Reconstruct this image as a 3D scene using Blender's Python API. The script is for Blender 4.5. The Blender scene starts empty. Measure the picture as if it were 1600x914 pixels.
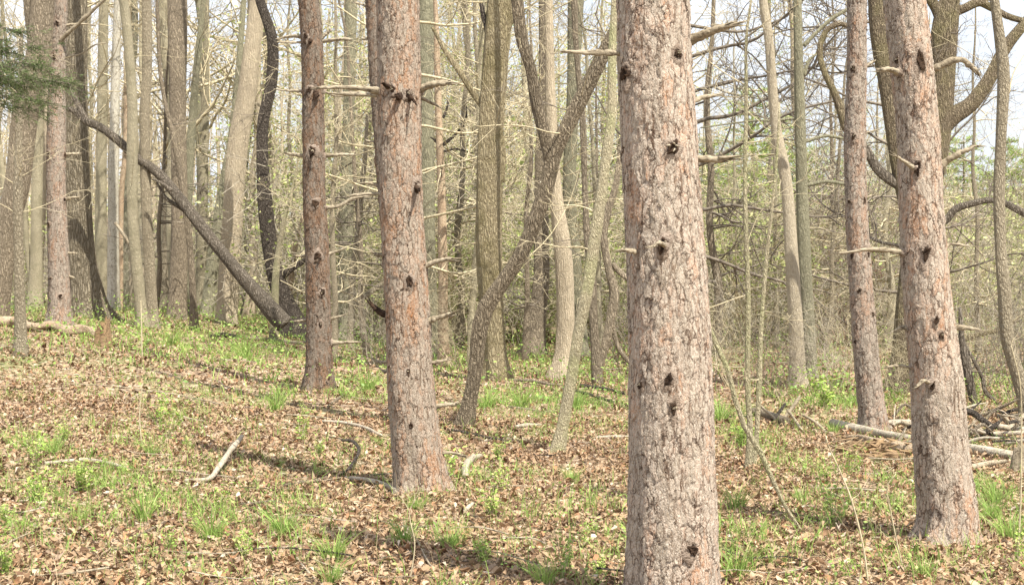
import bpy, math, random
import numpy as np
from mathutils import Vector

# ------------------------------------------------------------------ camera, sky, sun, exposure
SC = bpy.context.scene
COL = SC.collection
F = 2198.0                      # focal length in pixels of a 1600 px wide frame
PITCH = math.atan(37.0 / F)     # camera looks down by about one degree
CAM = np.array([0.0, 0.0, 1.6])
cam_d = bpy.data.cameras.new("camera")
cam_d.sensor_width = 36.0
cam_d.lens = 36.0 * F / 1600.0
cam_d.clip_end = 2000.0
cam_o = bpy.data.objects.new("camera", cam_d)
cam_o.location = CAM.tolist()
cam_o.rotation_euler = (math.pi / 2 - PITCH, 0, 0)
COL.objects.link(cam_o)
SC.camera = cam_o

SUN_EL = math.radians(60)
SUN_AZ = math.radians(42)       # to the right of straight behind the camera
sun_dir = Vector((math.sin(SUN_AZ) * math.cos(SUN_EL), -math.cos(SUN_AZ) * math.cos(SUN_EL), math.sin(SUN_EL)))
W = bpy.data.worlds.new("World")
SC.world = W
W.use_nodes = True
wn = W.node_tree
sky = wn.nodes.new("ShaderNodeTexSky")
sky.sky_type = 'NISHITA'
sky.sun_disc = False
sky.sun_elevation = SUN_EL
sky.sun_rotation = math.pi - SUN_AZ
sky.air_density = 1.0
sky.dust_density = 5.0
sky.ozone_density = 1.0
# thin bright veil of high cloud over the blue
_tc = wn.nodes.new("ShaderNodeTexCoord")
_nz = wn.nodes.new("ShaderNodeTexNoise"); _nz.inputs['Scale'].default_value = 3.0; _nz.inputs['Detail'].default_value = 5
_rp = wn.nodes.new("ShaderNodeValToRGB")
_rp.color_ramp.elements[0].position = 0.30; _rp.color_ramp.elements[0].color = (0.42, 0.42, 0.42, 1)
_rp.color_ramp.elements[1].position = 0.65; _rp.color_ramp.elements[1].color = (0.9, 0.9, 0.9, 1)
_mx = wn.nodes.new("ShaderNodeMix"); _mx.data_type = 'RGBA'
wn.links.new(_tc.outputs['Generated'], _nz.inputs['Vector']); wn.links.new(_nz.outputs[0], _rp.inputs[0])
wn.links.new(_rp.outputs[0], _mx.inputs['Factor']); wn.links.new(sky.outputs[0], _mx.inputs['A'])
_mx.inputs['B'].default_value = (5.2, 5.4, 5.8, 1)
wn.links.new(_mx.outputs['Result'], wn.nodes['Background'].inputs[0])
wn.nodes['Background'].inputs[1].default_value = 0.125
sun_l = bpy.data.lights.new("sun", 'SUN')
sun_l.energy = 5.0
sun_l.angle = math.radians(0.55)
sun_l.color = (1.0, 0.94, 0.83)
sun_o = bpy.data.objects.new("sun", sun_l)
sun_o.rotation_euler = sun_dir.to_track_quat('Z', 'Y').to_euler()
sun_o.location = (10, -10, 20)
COL.objects.link(sun_o)
SC.view_settings.view_transform = 'Standard'
SC.view_settings.look = 'None'
SC.view_settings.gamma = 1.0
SC.view_settings.exposure = 1.02
SC.cycles.max_bounces = 5
SC.cycles.diffuse_bounces = 3
SC.cycles.transparent_max_bounces = 4

rng = np.random.default_rng(7)
R = rng.random
U = rng.uniform

# ------------------------------------------------------------------ ground height and picking points
def sst(t):
    t = np.clip(t, 0, 1)
    return t * t * (3 - 2 * t)

def wav(x, y, s, seed):
    return (np.sin(x * s + 1.3 * seed) * np.cos(y * s * 1.13 + seed * 2.1) + 0.6 * np.sin(x * s * 2.3 + y * s * 1.7 + seed) + 0.35 * np.cos(x * s * 4.1 - y * s * 3.7 + seed * 3.3)) / 1.95

def ground(x, y):
    x = np.asarray(x, float); y = np.asarray(y, float)
    rise = 0.75 * sst((-x - 0.5) / 9) * sst((y - 4) / 16) * (1 - 0.8 * sst((y - 27) / 18))
    hill = 5.0 * sst((y - 62) / 90) + 3.0 * sst((-x - 5) / 40) * sst((y - 55) / 60)
    micro = (0.03 * wav(x, y, 1.1, 1) + 0.018 * wav(x, y, 3.7, 2)) * sst((y - 2) / 4 + 0.2)
    return rise + hill + micro

def ray(px, py):
    a = (px - 800.0) / F
    b = -(py - 457.0) / F
    cp, sp = math.cos(PITCH), math.sin(PITCH)
    d = np.array([a, cp + b * sp, -sp + b * cp])
    return d / d[1]

def P(px, py, D):
    return CAM + ray(px, py) * D

def gp(px, py, dmax=60.0):
    """ground point seen at this place of the view"""
    d = ray(px, py)
    t = 3.0
    while t < dmax:
        p = CAM + d * t
        if p[2] <= float(ground(p[0], p[1])):
            break
        t += 0.05
    return CAM + d * t

# ------------------------------------------------------------------ mesh building
class MB:
    def __init__(s):
        s.V = []; s.Q = []; s.T = []; s.C = []; s.n = 0
    def add(s, V, Q=None, T=None, col=None):
        V = np.asarray(V, float).reshape(-1, 3)
        if Q is not None and len(Q): s.Q.append(np.asarray(Q, int).reshape(-1, 4) + s.n)
        if T is not None and len(T): s.T.append(np.asarray(T, int).reshape(-1, 3) + s.n)
        s.V.append(V); s.n += len(V)
        if col is None: col = np.ones((len(V), 3)) * 0.5
        col = np.asarray(col, float)
        if col.ndim == 1: col = np.tile(col, (len(V), 1))
        s.C.append(col)
    def mesh(s, name, mat, smooth=True, origin=(0, 0, 0)):
        V = np.concatenate(s.V) - np.asarray(origin, float)
        me = bpy.data.meshes.new(name)
        Q = np.concatenate(s.Q) if s.Q else np.zeros((0, 4), int)
        T = np.concatenate(s.T) if s.T else np.zeros((0, 3), int)
        me.vertices.add(len(V)); me.vertices.foreach_set('co', V.astype(np.float32).ravel())
        nl = Q.size + T.size
        me.loops.add(nl)
        me.loops.foreach_set('vertex_index', np.concatenate([Q.ravel(), T.ravel()]).astype(np.int32))
        me.polygons.add(len(Q) + len(T))
        st = np.concatenate([np.arange(len(Q)) * 4, Q.size + np.arange(len(T)) * 3]).astype(np.int32)
        me.polygons.foreach_set('loop_start', st)
        me.polygons.foreach_set('use_smooth', np.full(len(Q) + len(T), smooth))
        me.update(calc_edges=True)
        ca = me.color_attributes.new('tint', 'FLOAT_COLOR', 'POINT')
        C4 = np.ones((len(V), 4), np.float32); C4[:, :3] = np.concatenate(s.C)
        ca.data.foreach_set('color', C4.ravel())
        me.materials.append(mat)
        return me
    def build(s, name, mat, parent=None, origin=(0, 0, 0), smooth=True):
        o = bpy.data.objects.new(name, s.mesh(name, mat, smooth, origin))
        COL.objects.link(o)
        if parent is not None: o.parent = parent
        else: o.location = [float(c) for c in origin]
        return o

def tag(o, label=None, cat=None, group=None, kind=None):
    if label: o['label'] = label
    if cat: o['category'] = cat
    if group: o['group'] = group
    if kind: o['kind'] = kind
    return o

def thing(name, loc, label, cat, group=None):
    o = bpy.data.objects.new(name, None)
    o.empty_display_size = 0.2
    o.location = [float(c) for c in loc]
    COL.objects.link(o)
    return tag(o, label, cat, group)

def spline(P_, n):
    """Catmull-Rom through rows of P_ (position and radius columns), resampled to n rows"""
    P_ = np.asarray(P_, float)
    if len(P_) == 2:
        t = np.linspace(0, 1, n)[:, None]
        return P_[0] * (1 - t) + P_[1] * t
    seg = np.linalg.norm(np.diff(P_[:, :3], axis=0), axis=1) + 1e-6
    u = np.concatenate([[0], np.cumsum(seg)])
    m = np.zeros_like(P_)
    m[1:-1] = (P_[2:] - P_[:-2]) / (u[2:] - u[:-2])[:, None]
    m[0] = (P_[1] - P_[0]) / seg[0]; m[-1] = (P_[-1] - P_[-2]) / seg[-1]
    t = np.linspace(0, u[-1], n)
    k = np.clip(np.searchsorted(u, t, side='right') - 1, 0, len(P_) - 2)
    h = seg[k][:, None]; s = ((t - u[k]) / seg[k])[:, None]
    s2, s3 = s * s, s * s * s
    return (2*s3-3*s2+1)*P_[k] + (s3-2*s2+s)*h*m[k] + (-2*s3+3*s2)*P_[k+1] + (s3-s2)*h*m[k+1]

def frames(C):
    T = np.gradient(C, axis=0)
    T /= np.linalg.norm(T, axis=1)[:, None] + 1e-9
    ref = np.array([1.0, 0, 0]) if abs(T[:, 0]).max() < 0.9 else np.array([0, 0, 1.0])
    if abs(T[:, 0]).max() >= 0.9 and abs(T[:, 2]).max() >= 0.95: ref = np.array([0.3, 0.9, 0.2])
    A = ref - T * (T @ ref)[:, None]
    A /= np.linalg.norm(A, axis=1)[:, None] + 1e-9
    B = np.cross(T, A)
    return T, A, B

def tube(mb, pts, rad, sides=6, n=None, lump=0.0, flare=0.0, seed=0.0, cap=True, jag=0.0, col=None, lobes=5):
    pts = np.asarray(pts, float); rad = np.broadcast_to(np.asarray(rad, float), (len(pts),))
    rows = spline(np.column_stack([pts, rad]), n or len(pts) * 3)
    C = rows[:, :3]; r = np.maximum(rows[:, 3], 0.0004)
    T, A, B = frames(C)
    th = np.arange(sides) * 2 * math.pi / sides
    L = np.concatenate([[0], np.cumsum(np.linalg.norm(np.diff(C, axis=0), axis=1))])
    rr = np.repeat(r[:, None], sides, 1)
    if lump:
        rm = r.mean() * 2
        l = L[:, None] / (rm * 5 + 0.01)
        rr = rr * (1 + lump * (np.sin(2*th[None] + 1.1*l + seed) + 0.7*np.sin(3*th[None] - 1.9*l + 2*seed) + 0.5*np.sin(5*th[None] + 3.1*l + 5*seed) + 0.7*np.sin(2.7*l + seed*3)))
    if flare:
        f = np.exp(-L[:, None] / (flare * 1.0))
        rr = rr * (1 + f * (0.10 + 0.17 * np.sin(lobes*th[None] + seed*7) + 0.08*np.sin((lobes+4)*th[None] + seed*3)))
    off = np.zeros((len(C), sides))
    if jag:
        off[-1] = jag * (np.sin(th*3 + seed*9) + np.cos(th*5 + seed*4)) * 0.5
    V = C[:, None, :] + rr[..., None] * (np.cos(th)[None, :, None] * A[:, None, :] + np.sin(th)[None, :, None] * B[:, None, :]) + off[..., None] * T[:, None, :]
    n_ = len(C)
    i = np.arange(n_ - 1)[:, None] * sides; j = np.arange(sides)[None]; k = (j + 1) % sides
    Q = np.stack([i + j, i + k, i + sides + k, i + sides + j], -1).reshape(-1, 4)
    V = V.reshape(-1, 3)
    Tt = None
    if cap:
        c0 = len(V)
        V = np.vstack([V, C[-1] - T[-1] * abs(jag) * 0.4, C[0]])
        b = (n_ - 1) * sides; jj = np.arange(sides)
        Tt = np.vstack([np.column_stack([b + jj, b + (jj + 1) % sides, np.full(sides, c0)]),
                        np.column_stack([(jj + 1) % sides, jj, np.full(sides, c0 + 1)])])
    mb.add(V, Q, Tt, col)

# ------------------------------------------------------------------ materials
class NT:
    def __init__(s, name):
        s.m = bpy.data.materials.new(name); s.m.use_nodes = True
        s.t = s.m.node_tree; s.b = s.t.nodes['Principled BSDF']; s.out = s.t.nodes['Material Output']
        s.b.inputs['Specular IOR Level'].default_value = 0.2
        s.b.inputs['Roughness'].default_value = 0.9
    def n(s, typ, **kw):
        nd = s.t.nodes.new(typ)
        for k, v in kw.items():
            if k.startswith('i_'):
                key = k[2:]
                key = int(key) if key.isdigit() else key.replace('_', ' ')
                s.set(nd.inputs[key], v)
            else: setattr(nd, k, v)
        return nd
    def set(s, sock, v):
        if isinstance(v, bpy.types.NodeSocket): s.t.links.new(v, sock)
        elif isinstance(v, (tuple, list)) and len(v) == 3 and sock.type == 'RGBA': sock.default_value = (*v, 1)
        else: sock.default_value = v
    def math(s, op, a, b=0.0, c=None):
        nd = s.t.nodes.new('ShaderNodeMath'); nd.operation = op
        s.set(nd.inputs[0], a); s.set(nd.inputs[1], b)
        if c is not None: s.set(nd.inputs[2], c)
        return nd.outputs[0]
    def vmul(s, a, v, off=None):
        nd = s.t.nodes.new('ShaderNodeVectorMath'); nd.operation = 'MULTIPLY'
        s.set(nd.inputs[0], a); s.set(nd.inputs[1], v)
        return nd.outputs[0]
    def vadd(s, a, b):
        nd = s.t.nodes.new('ShaderNodeVectorMath'); nd.operation = 'ADD'
        s.set(nd.inputs[0], a); s.set(nd.inputs[1], b)
        return nd.outputs[0]
    def coord(s, what='Object'):
        return s.t.nodes.new('ShaderNodeTexCoord').outputs[what]
    def noise(s, vec, scale, detail=3, rough=0.6, out=0):
        nd = s.n('ShaderNodeTexNoise', i_Vector=vec, i_Scale=scale, i_Detail=detail, i_Roughness=rough)
        return nd.outputs[out]
    def ramp(s, fac, stops):
        nd = s.t.nodes.new('ShaderNodeValToRGB')
        s.set(nd.inputs[0], fac)
        el = nd.color_ramp.elements
        while len(el) < len(stops): el.new(0.5)
        for e, (p, c) in zip(el, stops):
            e.position = p
            e.color = (*c, 1) if isinstance(c, tuple) else (c, c, c, 1)
        return nd.outputs[0]
    def mix(s, f, a, b, mode='MIX'):
        nd = s.t.nodes.new('ShaderNodeMix'); nd.data_type = 'RGBA'; nd.blend_type = mode
        s.set(nd.inputs['Factor'], f); s.set(nd.inputs['A'], a); s.set(nd.inputs['B'], b)
        return nd.outputs['Result']
    def attr(s, name='tint'):
        return s.n('ShaderNodeAttribute', attribute_name=name).outputs['Color']
    def rnd(s):
        return s.n('ShaderNodeObjectInfo').outputs['Random']

def mat_pine(name='pine_bark', disp=True, scale=1.0, depth=0.016, warm=0.0, value=1.0, sat=1.0):
    m = NT(name)
    co = m.coord()
    nz = m.noise(co, 8 * scale, 4, 0.65, 1)
    nz2 = m.noise(m.vmul(co, (1, 1, 0.5)), 38 * scale, 3, 0.7, 1)
    v = m.vadd(m.vadd(co, m.vmul(nz, (0.07, 0.07, 0.12))), m.vmul(nz2, (0.020, 0.020, 0.035)))
    v1 = m.vmul(v, (34 * scale, 34 * scale, 11 * scale))
    v2 = m.vmul(v, (78 * scale, 78 * scale, 32 * scale))
    A1 = m.n('ShaderNodeTexVoronoi', i_Vector=v1, i_Scale=1.0)
    E1 = m.n('ShaderNodeTexVoronoi', feature='DISTANCE_TO_EDGE', i_Vector=v1, i_Scale=1.0)
    A2 = m.n('ShaderNodeTexVoronoi', i_Vector=v2, i_Scale=1.0)
    E2 = m.n('ShaderNodeTexVoronoi', feature='DISTANCE_TO_EDGE', i_Vector=v2, i_Scale=1.0)
    s1 = m.n('ShaderNodeSeparateColor', i_Color=A1.outputs['Color'])
    s2 = m.n('ShaderNodeSeparateColor', i_Color=A2.outputs['Color'])
    def tilt(vec, A):
        d = m.t.nodes.new('ShaderNodeVectorMath'); d.operation = 'SUBTRACT'
        m.set(d.inputs[0], A.outputs['Position']); m.set(d.inputs[1], vec)
        return m.n('ShaderNodeSeparateXYZ', i_Vector=d.outputs[0])
    t1 = tilt(v1, A1); t2 = tilt(v2, A2)
    e1 = m.math('MINIMUM', m.math('MULTIPLY', E1.outputs['Distance'], 5.0), 1.0)
    e2 = m.math('MINIMUM', m.math('MULTIPLY', E2.outputs['Distance'], 4.0), 1.0)
    h = m.math('MULTIPLY', s1.outputs[0], 0.50)
    h = m.math('ADD', h, m.math('MULTIPLY', e1, 0.16))
    h = m.math('ADD', h, m.math('MULTIPLY', t1.outputs['Z'], 0.28))
    h = m.math('ADD', h, m.math('MULTIPLY', t1.outputs['X'], 0.15))
    h = m.math('ADD', h, m.math('MULTIPLY', s2.outputs[0], 0.26))
    h = m.math('ADD', h, m.math('MULTIPLY', e2, 0.12))
    h = m.math('ADD', h, m.math('MULTIPLY', t2.outputs['Z'], 0.14))
    fine = m.noise(m.vmul(co, (120, 120, 50)), 1.0, 3, 0.7)
    h = m.math('ADD', h, m.math('MULTIPLY', fine, 0.18))
    big = m.noise(m.vmul(co, (3, 3, 1.6)), 1.0, 2)
    # colours: grey weathered scales, pink and orange where scales have come off
    k = m.math('ADD', m.math('MULTIPLY', s1.outputs[1], 0.42), m.math('MULTIPLY', s2.outputs[1], 0.20))
    k = m.math('ADD', k, m.math('MULTIPLY', m.math('SUBTRACT', big, 0.5), 0.9))
    streak = m.noise(m.vadd(m.vmul(co, (10, 10, 1.3)), m.vmul(nz, (0.5, 0.5, 0.5))), 1.0, 4, 0.6)
    k = m.math('ADD', k, m.math('MULTIPLY', m.math('SUBTRACT', streak, 0.5), 1.0))
    k = m.math('ADD', k, 0.08 + warm)
    c = m.ramp(k, [(0.0, (0.20, 0.16, 0.12)), (0.25, (0.285, 0.235, 0.185)), (0.48, (0.355, 0.295, 0.24)),
                   (0.62, (0.36, 0.27, 0.21)), (0.80, (0.36, 0.225, 0.15)), (1.0, (0.32, 0.165, 0.09))])
    c = m.mix(m.ramp(fine, [(0.35, 0.0), (0.75, 0.8)]), c, (0.50, 0.46, 0.40))
    spk = m.noise(m.vmul(co, (80, 80, 26)), 1.0, 5, 0.8)
    vs = m.noise(m.vadd(m.vmul(co, (46, 46, 4.5)), m.vmul(nz, (2.0, 2.0, 1.0))), 1.0, 3, 0.65)
    c = m.mix(m.ramp(vs, [(0.33, 0.85), (0.43, 0.0)]), c, (0.12, 0.08, 0.055))
    c = m.mix(m.ramp(spk, [(0.36, 0.7), (0.45, 0.0)]), c, (0.11, 0.072, 0.048))
    gate = m.noise(m.vmul(co, (12, 12, 5)), 1.0, 3, 0.6)
    crack = m.math('MULTIPLY', m.ramp(E1.outputs['Distance'], [(0.0, 1.0), (0.085, 0.0)]), m.ramp(gate, [(0.40, 0.1), (0.58, 1.0)]))
    crack2 = m.math('MULTIPLY', m.ramp(E2.outputs['Distance'], [(0.0, 0.7), (0.09, 0.0)]), m.ramp(m.noise(co, 21, 2), [(0.47, 0.0), (0.62, 1.0)]))
    c = m.mix(m.math('MAXIMUM', crack, crack2), c, (0.06, 0.036, 0.025))
    c = m.n('ShaderNodeHueSaturation', i_Color=c, i_Value=value, i_Saturation=sat).outputs[0]
    m.set(m.b.inputs['Base Color'], c)
    d = m.n('ShaderNodeDisplacement', i_Height=h, i_Midlevel=0.6, i_Scale=depth)
    m.t.links.new(d.outputs[0], m.out.inputs['Displacement'])
    m.m.displacement_method = 'BOTH' if disp else 'BUMP'
    return m.m

def mat_furrow(name, light, mid, dark, sc=26.0, stretch=0.16, depth=0.02, moss=None, tone=0.25):
    """bark with vertical ridges and furrows"""
    m = NT(name)
    co = m.coord()
    nz = m.noise(co, 5, 3, 0.6, 1)
    nzb = m.noise(m.vmul(co, (1, 1, 0.45)), 30, 3, 0.7, 1)
    v = m.vadd(m.vadd(co, m.vmul(nz, (0.06, 0.06, 0.12))), m.vmul(nzb, (0.035, 0.035, 0.10)))
    v1 = m.vmul(v, (sc, sc, sc * stretch))
    E = m.n('ShaderNodeTexVoronoi', feature='DISTANCE_TO_EDGE', i_Vector=v1, i_Scale=1.0)
    A = m.n('ShaderNodeTexVoronoi', i_Vector=v1, i_Scale=1.0)
    fine = m.noise(m.vmul(co, (90, 90, 25)), 1.0, 4, 0.7)
    e = m.math('MINIMUM', m.math('MULTIPLY', E.outputs['Distance'], 3.2), 1.0)
    h = m.math('ADD', e, m.math('MULTIPLY', fine, 0.5))
    sr = m.n('ShaderNodeSeparateColor', i_Color=A.outputs['Color'])
    h = m.math('ADD', h, m.math('MULTIPLY', sr.outputs[0], 0.3))
    f = m.math('ADD', m.math('MULTIPLY', e, 0.38), m.math('MULTIPLY', fine, 0.85))
    c = m.ramp(f, [(0.15, dark), (0.45, mid), (0.85, light)])
    big = m.noise(m.vmul(co, (2.5, 2.5, 0.9)), 1.0, 3)
    c = m.mix(m.ramp(big, [(0.35, 0.5), (0.65, 0.0)]), c, m.mix(0.6, c, dark))
    if moss: c = m.mix(m.ramp(m.noise(co, 3.5, 4), [(0.45, 0.0), (0.65, 0.65)]), c, moss)
    hv = m.n('ShaderNodeHueSaturation', i_Color=c, i_Value=m.math('ADD', m.math('MULTIPLY', m.rnd(), tone), 1.0 - tone / 2))
    m.set(m.b.inputs['Base Color'], hv.outputs[0])
    d = m.n('ShaderNodeDisplacement', i_Height=h, i_Midlevel=0.7, i_Scale=depth)
    m.t.links.new(d.outputs[0], m.out.inputs['Displacement'])
    m.m.displacement_method = 'BUMP'
    return m.m

def mat_smooth(name, a, b, spot, tone=0.22, depth=0.006):
    m = NT(name)
    co = m.coord()
    n1 = m.noise(m.vmul(co, (6, 6, 2.2)), 1.0, 4, 0.65)
    n2 = m.noise(m.vmul(co, (34, 34, 16)), 1.0, 4, 0.7)
    c = m.mix(m.ramp(n1, [(0.35, 0.0), (0.65, 1.0)]), a, b)
    c = m.mix(m.ramp(n2, [(0.34, 0.8), (0.5, 0.0)]), c, spot)
    n3 = m.noise(m.vmul(co, (4, 4, 40)), 1.0, 2, 0.5)
    c = m.mix(m.ramp(n3, [(0.66, 0.0), (0.72, 0.5)]), c, spot)
    hv = m.n('ShaderNodeHueSaturation', i_Color=c, i_Value=m.math('ADD', m.math('MULTIPLY', m.rnd(), tone), 1.0 - tone / 2))
    m.set(m.b.inputs['Base Color'], hv.outputs[0])
    d = m.n('ShaderNodeDisplacement', i_Height=m.math('ADD', n2, n1), i_Midlevel=1.0, i_Scale=depth)
    m.t.links.new(d.outputs[0], m.out.inputs['Displacement'])
    m.m.displacement_method = 'BUMP'
    return m.m

def mat_wood(name, a, b, dark, depth=0.006, sc=1.0):
    m = NT(name)
    co = m.coord()
    n2 = m.noise(m.vmul(co, (30 * sc, 60 * sc, 60 * sc)), 1.0, 4, 0.7)
    n1 = m.noise(co, 5 * sc, 4, 0.6)
    c = m.ramp(n1, [(0.3, a), (0.7, b)])
    c = m.mix(m.ramp(n2, [(0.36, 0.85), (0.52, 0.0)]), c, dark)
    m.set(m.b.inputs['Base Color'], c)
    d = m.n('ShaderNodeDisplacement', i_Height=n2, i_Midlevel=0.5, i_Scale=depth)
    m.t.links.new(d.outputs[0], m.out.inputs['Displacement'])
    m.m.displacement_method = 'BUMP'
    return m.m

def mat_tint(name, trans=0.0, rough=0.7, vary=0.0, spec=0.25):
    """colour of each small piece comes from its own tint"""
    m = NT(name)
    c = m.attr()
    if vary:
        hv = m.n('ShaderNodeHueSaturation', i_Color=c, i_Value=m.math('ADD', m.math('MULTIPLY', m.rnd(), vary), 1.0 - vary / 2))
        c = hv.outputs[0]
    m.set(m.b.inputs['Base Color'], c)
    m.b.inputs['Roughness'].default_value = rough
    m.b.inputs['Specular IOR Level'].default_value = spec
    if trans:
        tr = m.n('ShaderNodeBsdfTranslucent', i_Color=c)
        mx = m.t.nodes.new('ShaderNodeMixShader'); mx.inputs[0].default_value = trans
        m.t.links.new(m.b.outputs[0], mx.inputs[1]); m.t.links.new(tr.outputs[0], mx.inputs[2])
        m.t.links.new(mx.outputs[0], m.out.inputs['Surface'])
    return m.m

M = {}
M['pine'] = mat_pine('pine_bark', depth=0.013, warm=0.07, value=0.92, sat=1.1)
M['pine_broad'] = mat_pine('pine_bark_warm', depth=0.014, warm=0.18, value=0.76, sat=1.2)
M['pine_right'] = mat_pine('pine_bark_light', depth=0.013, warm=0.11, value=0.92, sat=1.12)
M['pine_red'] = mat_pine('pine_bark_reddish', depth=0.018, warm=0.25, value=0.47, sat=1.2)
M['pine_far'] = mat_pine('pine_bark_far', depth=0.016, warm=0.12, value=0.78, sat=1.08)
M['oak'] = mat_furrow('oak_bark', (0.30, 0.26, 0.19), (0.15, 0.125, 0.085), (0.035, 0.028, 0.02), 24, 0.15, 0.03)
M['oak_tan'] = mat_furrow('tan_bark', (0.38, 0.325, 0.21), (0.23, 0.19, 0.115), (0.06, 0.046, 0.03), 32, 0.2, 0.02, moss=(0.16, 0.135, 0.065))
M['dark'] = mat_furrow('dark_bark', (0.13, 0.11, 0.09), (0.05, 0.041, 0.033), (0.012, 0.009, 0.007), 34, 0.3, 0.025)
M['brown'] = mat_furrow('brown_bark', (0.33, 0.275, 0.20), (0.17, 0.14, 0.10), (0.045, 0.035, 0.026), 40, 0.16, 0.015)
M['greybrown'] = mat_furrow('grey_bark', (0.36, 0.315, 0.23), (0.235, 0.20, 0.14), (0.085, 0.07, 0.048), 44, 0.3, 0.012)
M['mossy'] = mat_furrow('mossy_bark', (0.25, 0.205, 0.14), (0.12, 0.094, 0.062), (0.035, 0.027, 0.018), 44, 0.14, 0.018, moss=(0.17, 0.15, 0.075))
M['curved'] = mat_furrow('curved_tree_bark', (0.29, 0.24, 0.17), (0.125, 0.10, 0.068), (0.03, 0.023, 0.016), 44, 0.14, 0.02)
M['logdark'] = mat_furrow('dead_log_bark', (0.27, 0.235, 0.19), (0.10, 0.082, 0.062), (0.025, 0.02, 0.015), 40, 0.14, 0.02)
M['sapling'] = mat_furrow('sapling_bark', (0.42, 0.375, 0.26), (0.30, 0.265, 0.175), (0.13, 0.11, 0.07), 60, 0.3, 0.008, moss=(0.26, 0.27, 0.13))
M['pale'] = mat_furrow('pale_bark', (0.46, 0.39, 0.285), (0.35, 0.295, 0.21), (0.16, 0.13, 0.09), 42, 0.08, 0.010)
M['cream'] = mat_furrow('cream_bark', (0.50, 0.44, 0.335), (0.40, 0.345, 0.25), (0.18, 0.145, 0.10), 60, 0.18, 0.006)
M['green'] = mat_furrow('olive_bark', (0.31, 0.295, 0.205), (0.205, 0.195, 0.13), (0.085, 0.075, 0.05), 48, 0.12, 0.010)
M['beech'] = mat_furrow('beech_bark', (0.40, 0.36, 0.255), (0.29, 0.26, 0.18), (0.13, 0.11, 0.075), 55, 0.22, 0.008, moss=(0.22, 0.20, 0.13), tone=0.4)
M['birch'] = mat_smooth('birch_bark', (0.50, 0.47, 0.39), (0.37, 0.345, 0.275), (0.15, 0.13, 0.10))
M['snag'] = mat_wood('bare_snag_wood', (0.38, 0.275, 0.185), (0.47, 0.38, 0.27), (0.15, 0.10, 0.06))
M['stub'] = mat_wood('dead_branch_wood', (0.23, 0.19, 0.13), (0.38, 0.33, 0.245), (0.06, 0.045, 0.03))
M['deadwood'] = mat_wood('grey_deadwood', (0.29, 0.25, 0.19), (0.43, 0.38, 0.30), (0.10, 0.08, 0.06))
M['rotten'] = mat_wood('rotten_wood', (0.29, 0.20, 0.12), (0.42, 0.35, 0.26), (0.08, 0.055, 0.035), 0.02)
M['stumpwood'] = mat_wood('crumbling_stump_wood', (0.27, 0.18, 0.095), (0.20, 0.14, 0.085), (0.045, 0.028, 0.018), 0.012, 0.7)
M['twig'] = mat_smooth('twig_bark', (0.50, 0.44, 0.30), (0.40, 0.345, 0.225), (0.20, 0.16, 0.10))
M['twig_dark'] = mat_smooth('dark_twig_bark', (0.20, 0.17, 0.135), (0.13, 0.11, 0.085), (0.06, 0.05, 0.038))
M['knot'] = mat_wood('knot_wood', (0.03, 0.018, 0.012), (0.09, 0.055, 0.034), (0.008, 0.006, 0.005), 0.012, 3)
M['collar'] = mat_wood('collar_bark', (0.22, 0.17, 0.13), (0.33, 0.27, 0.22), (0.07, 0.045, 0.03), 0.014, 2)
M['leaf'] = mat_tint('litter_leaves', 0.12, 0.7, spec=0.15)
M['grass'] = mat_tint('grass_blades', 0.35, 0.5)
M['foliage'] = mat_tint('spring_leaves', 0.3, 0.5, 0.3)
M['needle'] = mat_tint('needles', 0.35, 0.6, 0.3)

def mat_ground():
    m = NT('forest_floor')
    co = m.coord()
    n1 = m.noise(co, 0.35, 5, 0.6)
    n2 = m.noise(co, 9, 5, 0.7)
    V = m.n('ShaderNodeTexVoronoi', i_Vector=m.vadd(co, m.vmul(m.noise(co, 12, 2, 0.5, 1), (0.06, 0.06, 0.06))), i_Scale=15.0)
    s = m.n('ShaderNodeSeparateColor', i_Color=V.outputs['Color'])
    c = m.ramp(s.outputs[0], [(0.0, (0.12, 0.075, 0.045)), (0.4, (0.27, 0.19, 0.12)), (0.8, (0.42, 0.32, 0.22)), (1.0, (0.5, 0.42, 0.32))])
    c = m.mix(m.ramp(n2, [(0.38, 0.9), (0.55, 0.0)]), c, (0.06, 0.038, 0.024))
    g = m.ramp(n1, [(0.50, 0.0), (0.62, 0.55)])
    c = m.mix(g, c, (0.12, 0.17, 0.045))
    m.set(m.b.inputs['Base Color'], c)
    d = m.n('ShaderNodeDisplacement', i_Height=m.math('ADD', n2, s.outputs[1]), i_Midlevel=0.5, i_Scale=0.02)
    m.t.links.new(d.outputs[0], m.out.inputs['Displacement']); m.m.displacement_method = 'BUMP'
    return m.m
M['ground'] = mat_ground()

# ------------------------------------------------------------------ ground sheet
ys = np.concatenate([np.arange(-14, 4, 1.0), np.arange(4, 30, 0.16), np.arange(30, 70, 0.8), np.arange(70, 200, 4), np.arange(200, 330, 20)])
xs = np.concatenate([np.arange(-260, -80, 20), np.arange(-80, -14, 3), np.arange(-14, 14, 0.2), np.arange(14, 80, 3), np.arange(80, 261, 20)])
XX, YY = np.meshgrid(xs, ys)
ZZ = ground(XX, YY)
nx, ny = len(xs), len(ys)
ii = (np.arange(ny - 1)[:, None] * nx + np.arange(nx - 1)[None])
gq = np.stack([ii, ii + 1, ii + nx + 1, ii + nx], -1).reshape(-1, 4)
gm = MB(); gm.add(np.stack([XX, YY, ZZ], -1), gq)
tag(gm.build('ground', M['ground']), kind='structure')

# ------------------------------------------------------------------ near and middle trees
def pts_at(pl, D):
    """rows of (px, py, width px[, extra depth]) -> points and radii"""
    pts, rad = [], []
    for q in pl:
        d = D + (q[3] if len(q) > 3 else 0)
        pts.append(P(q[0], q[1], d)); rad.append(q[2] / F * d / 2)
    return np.array(pts), np.array(rad)

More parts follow.
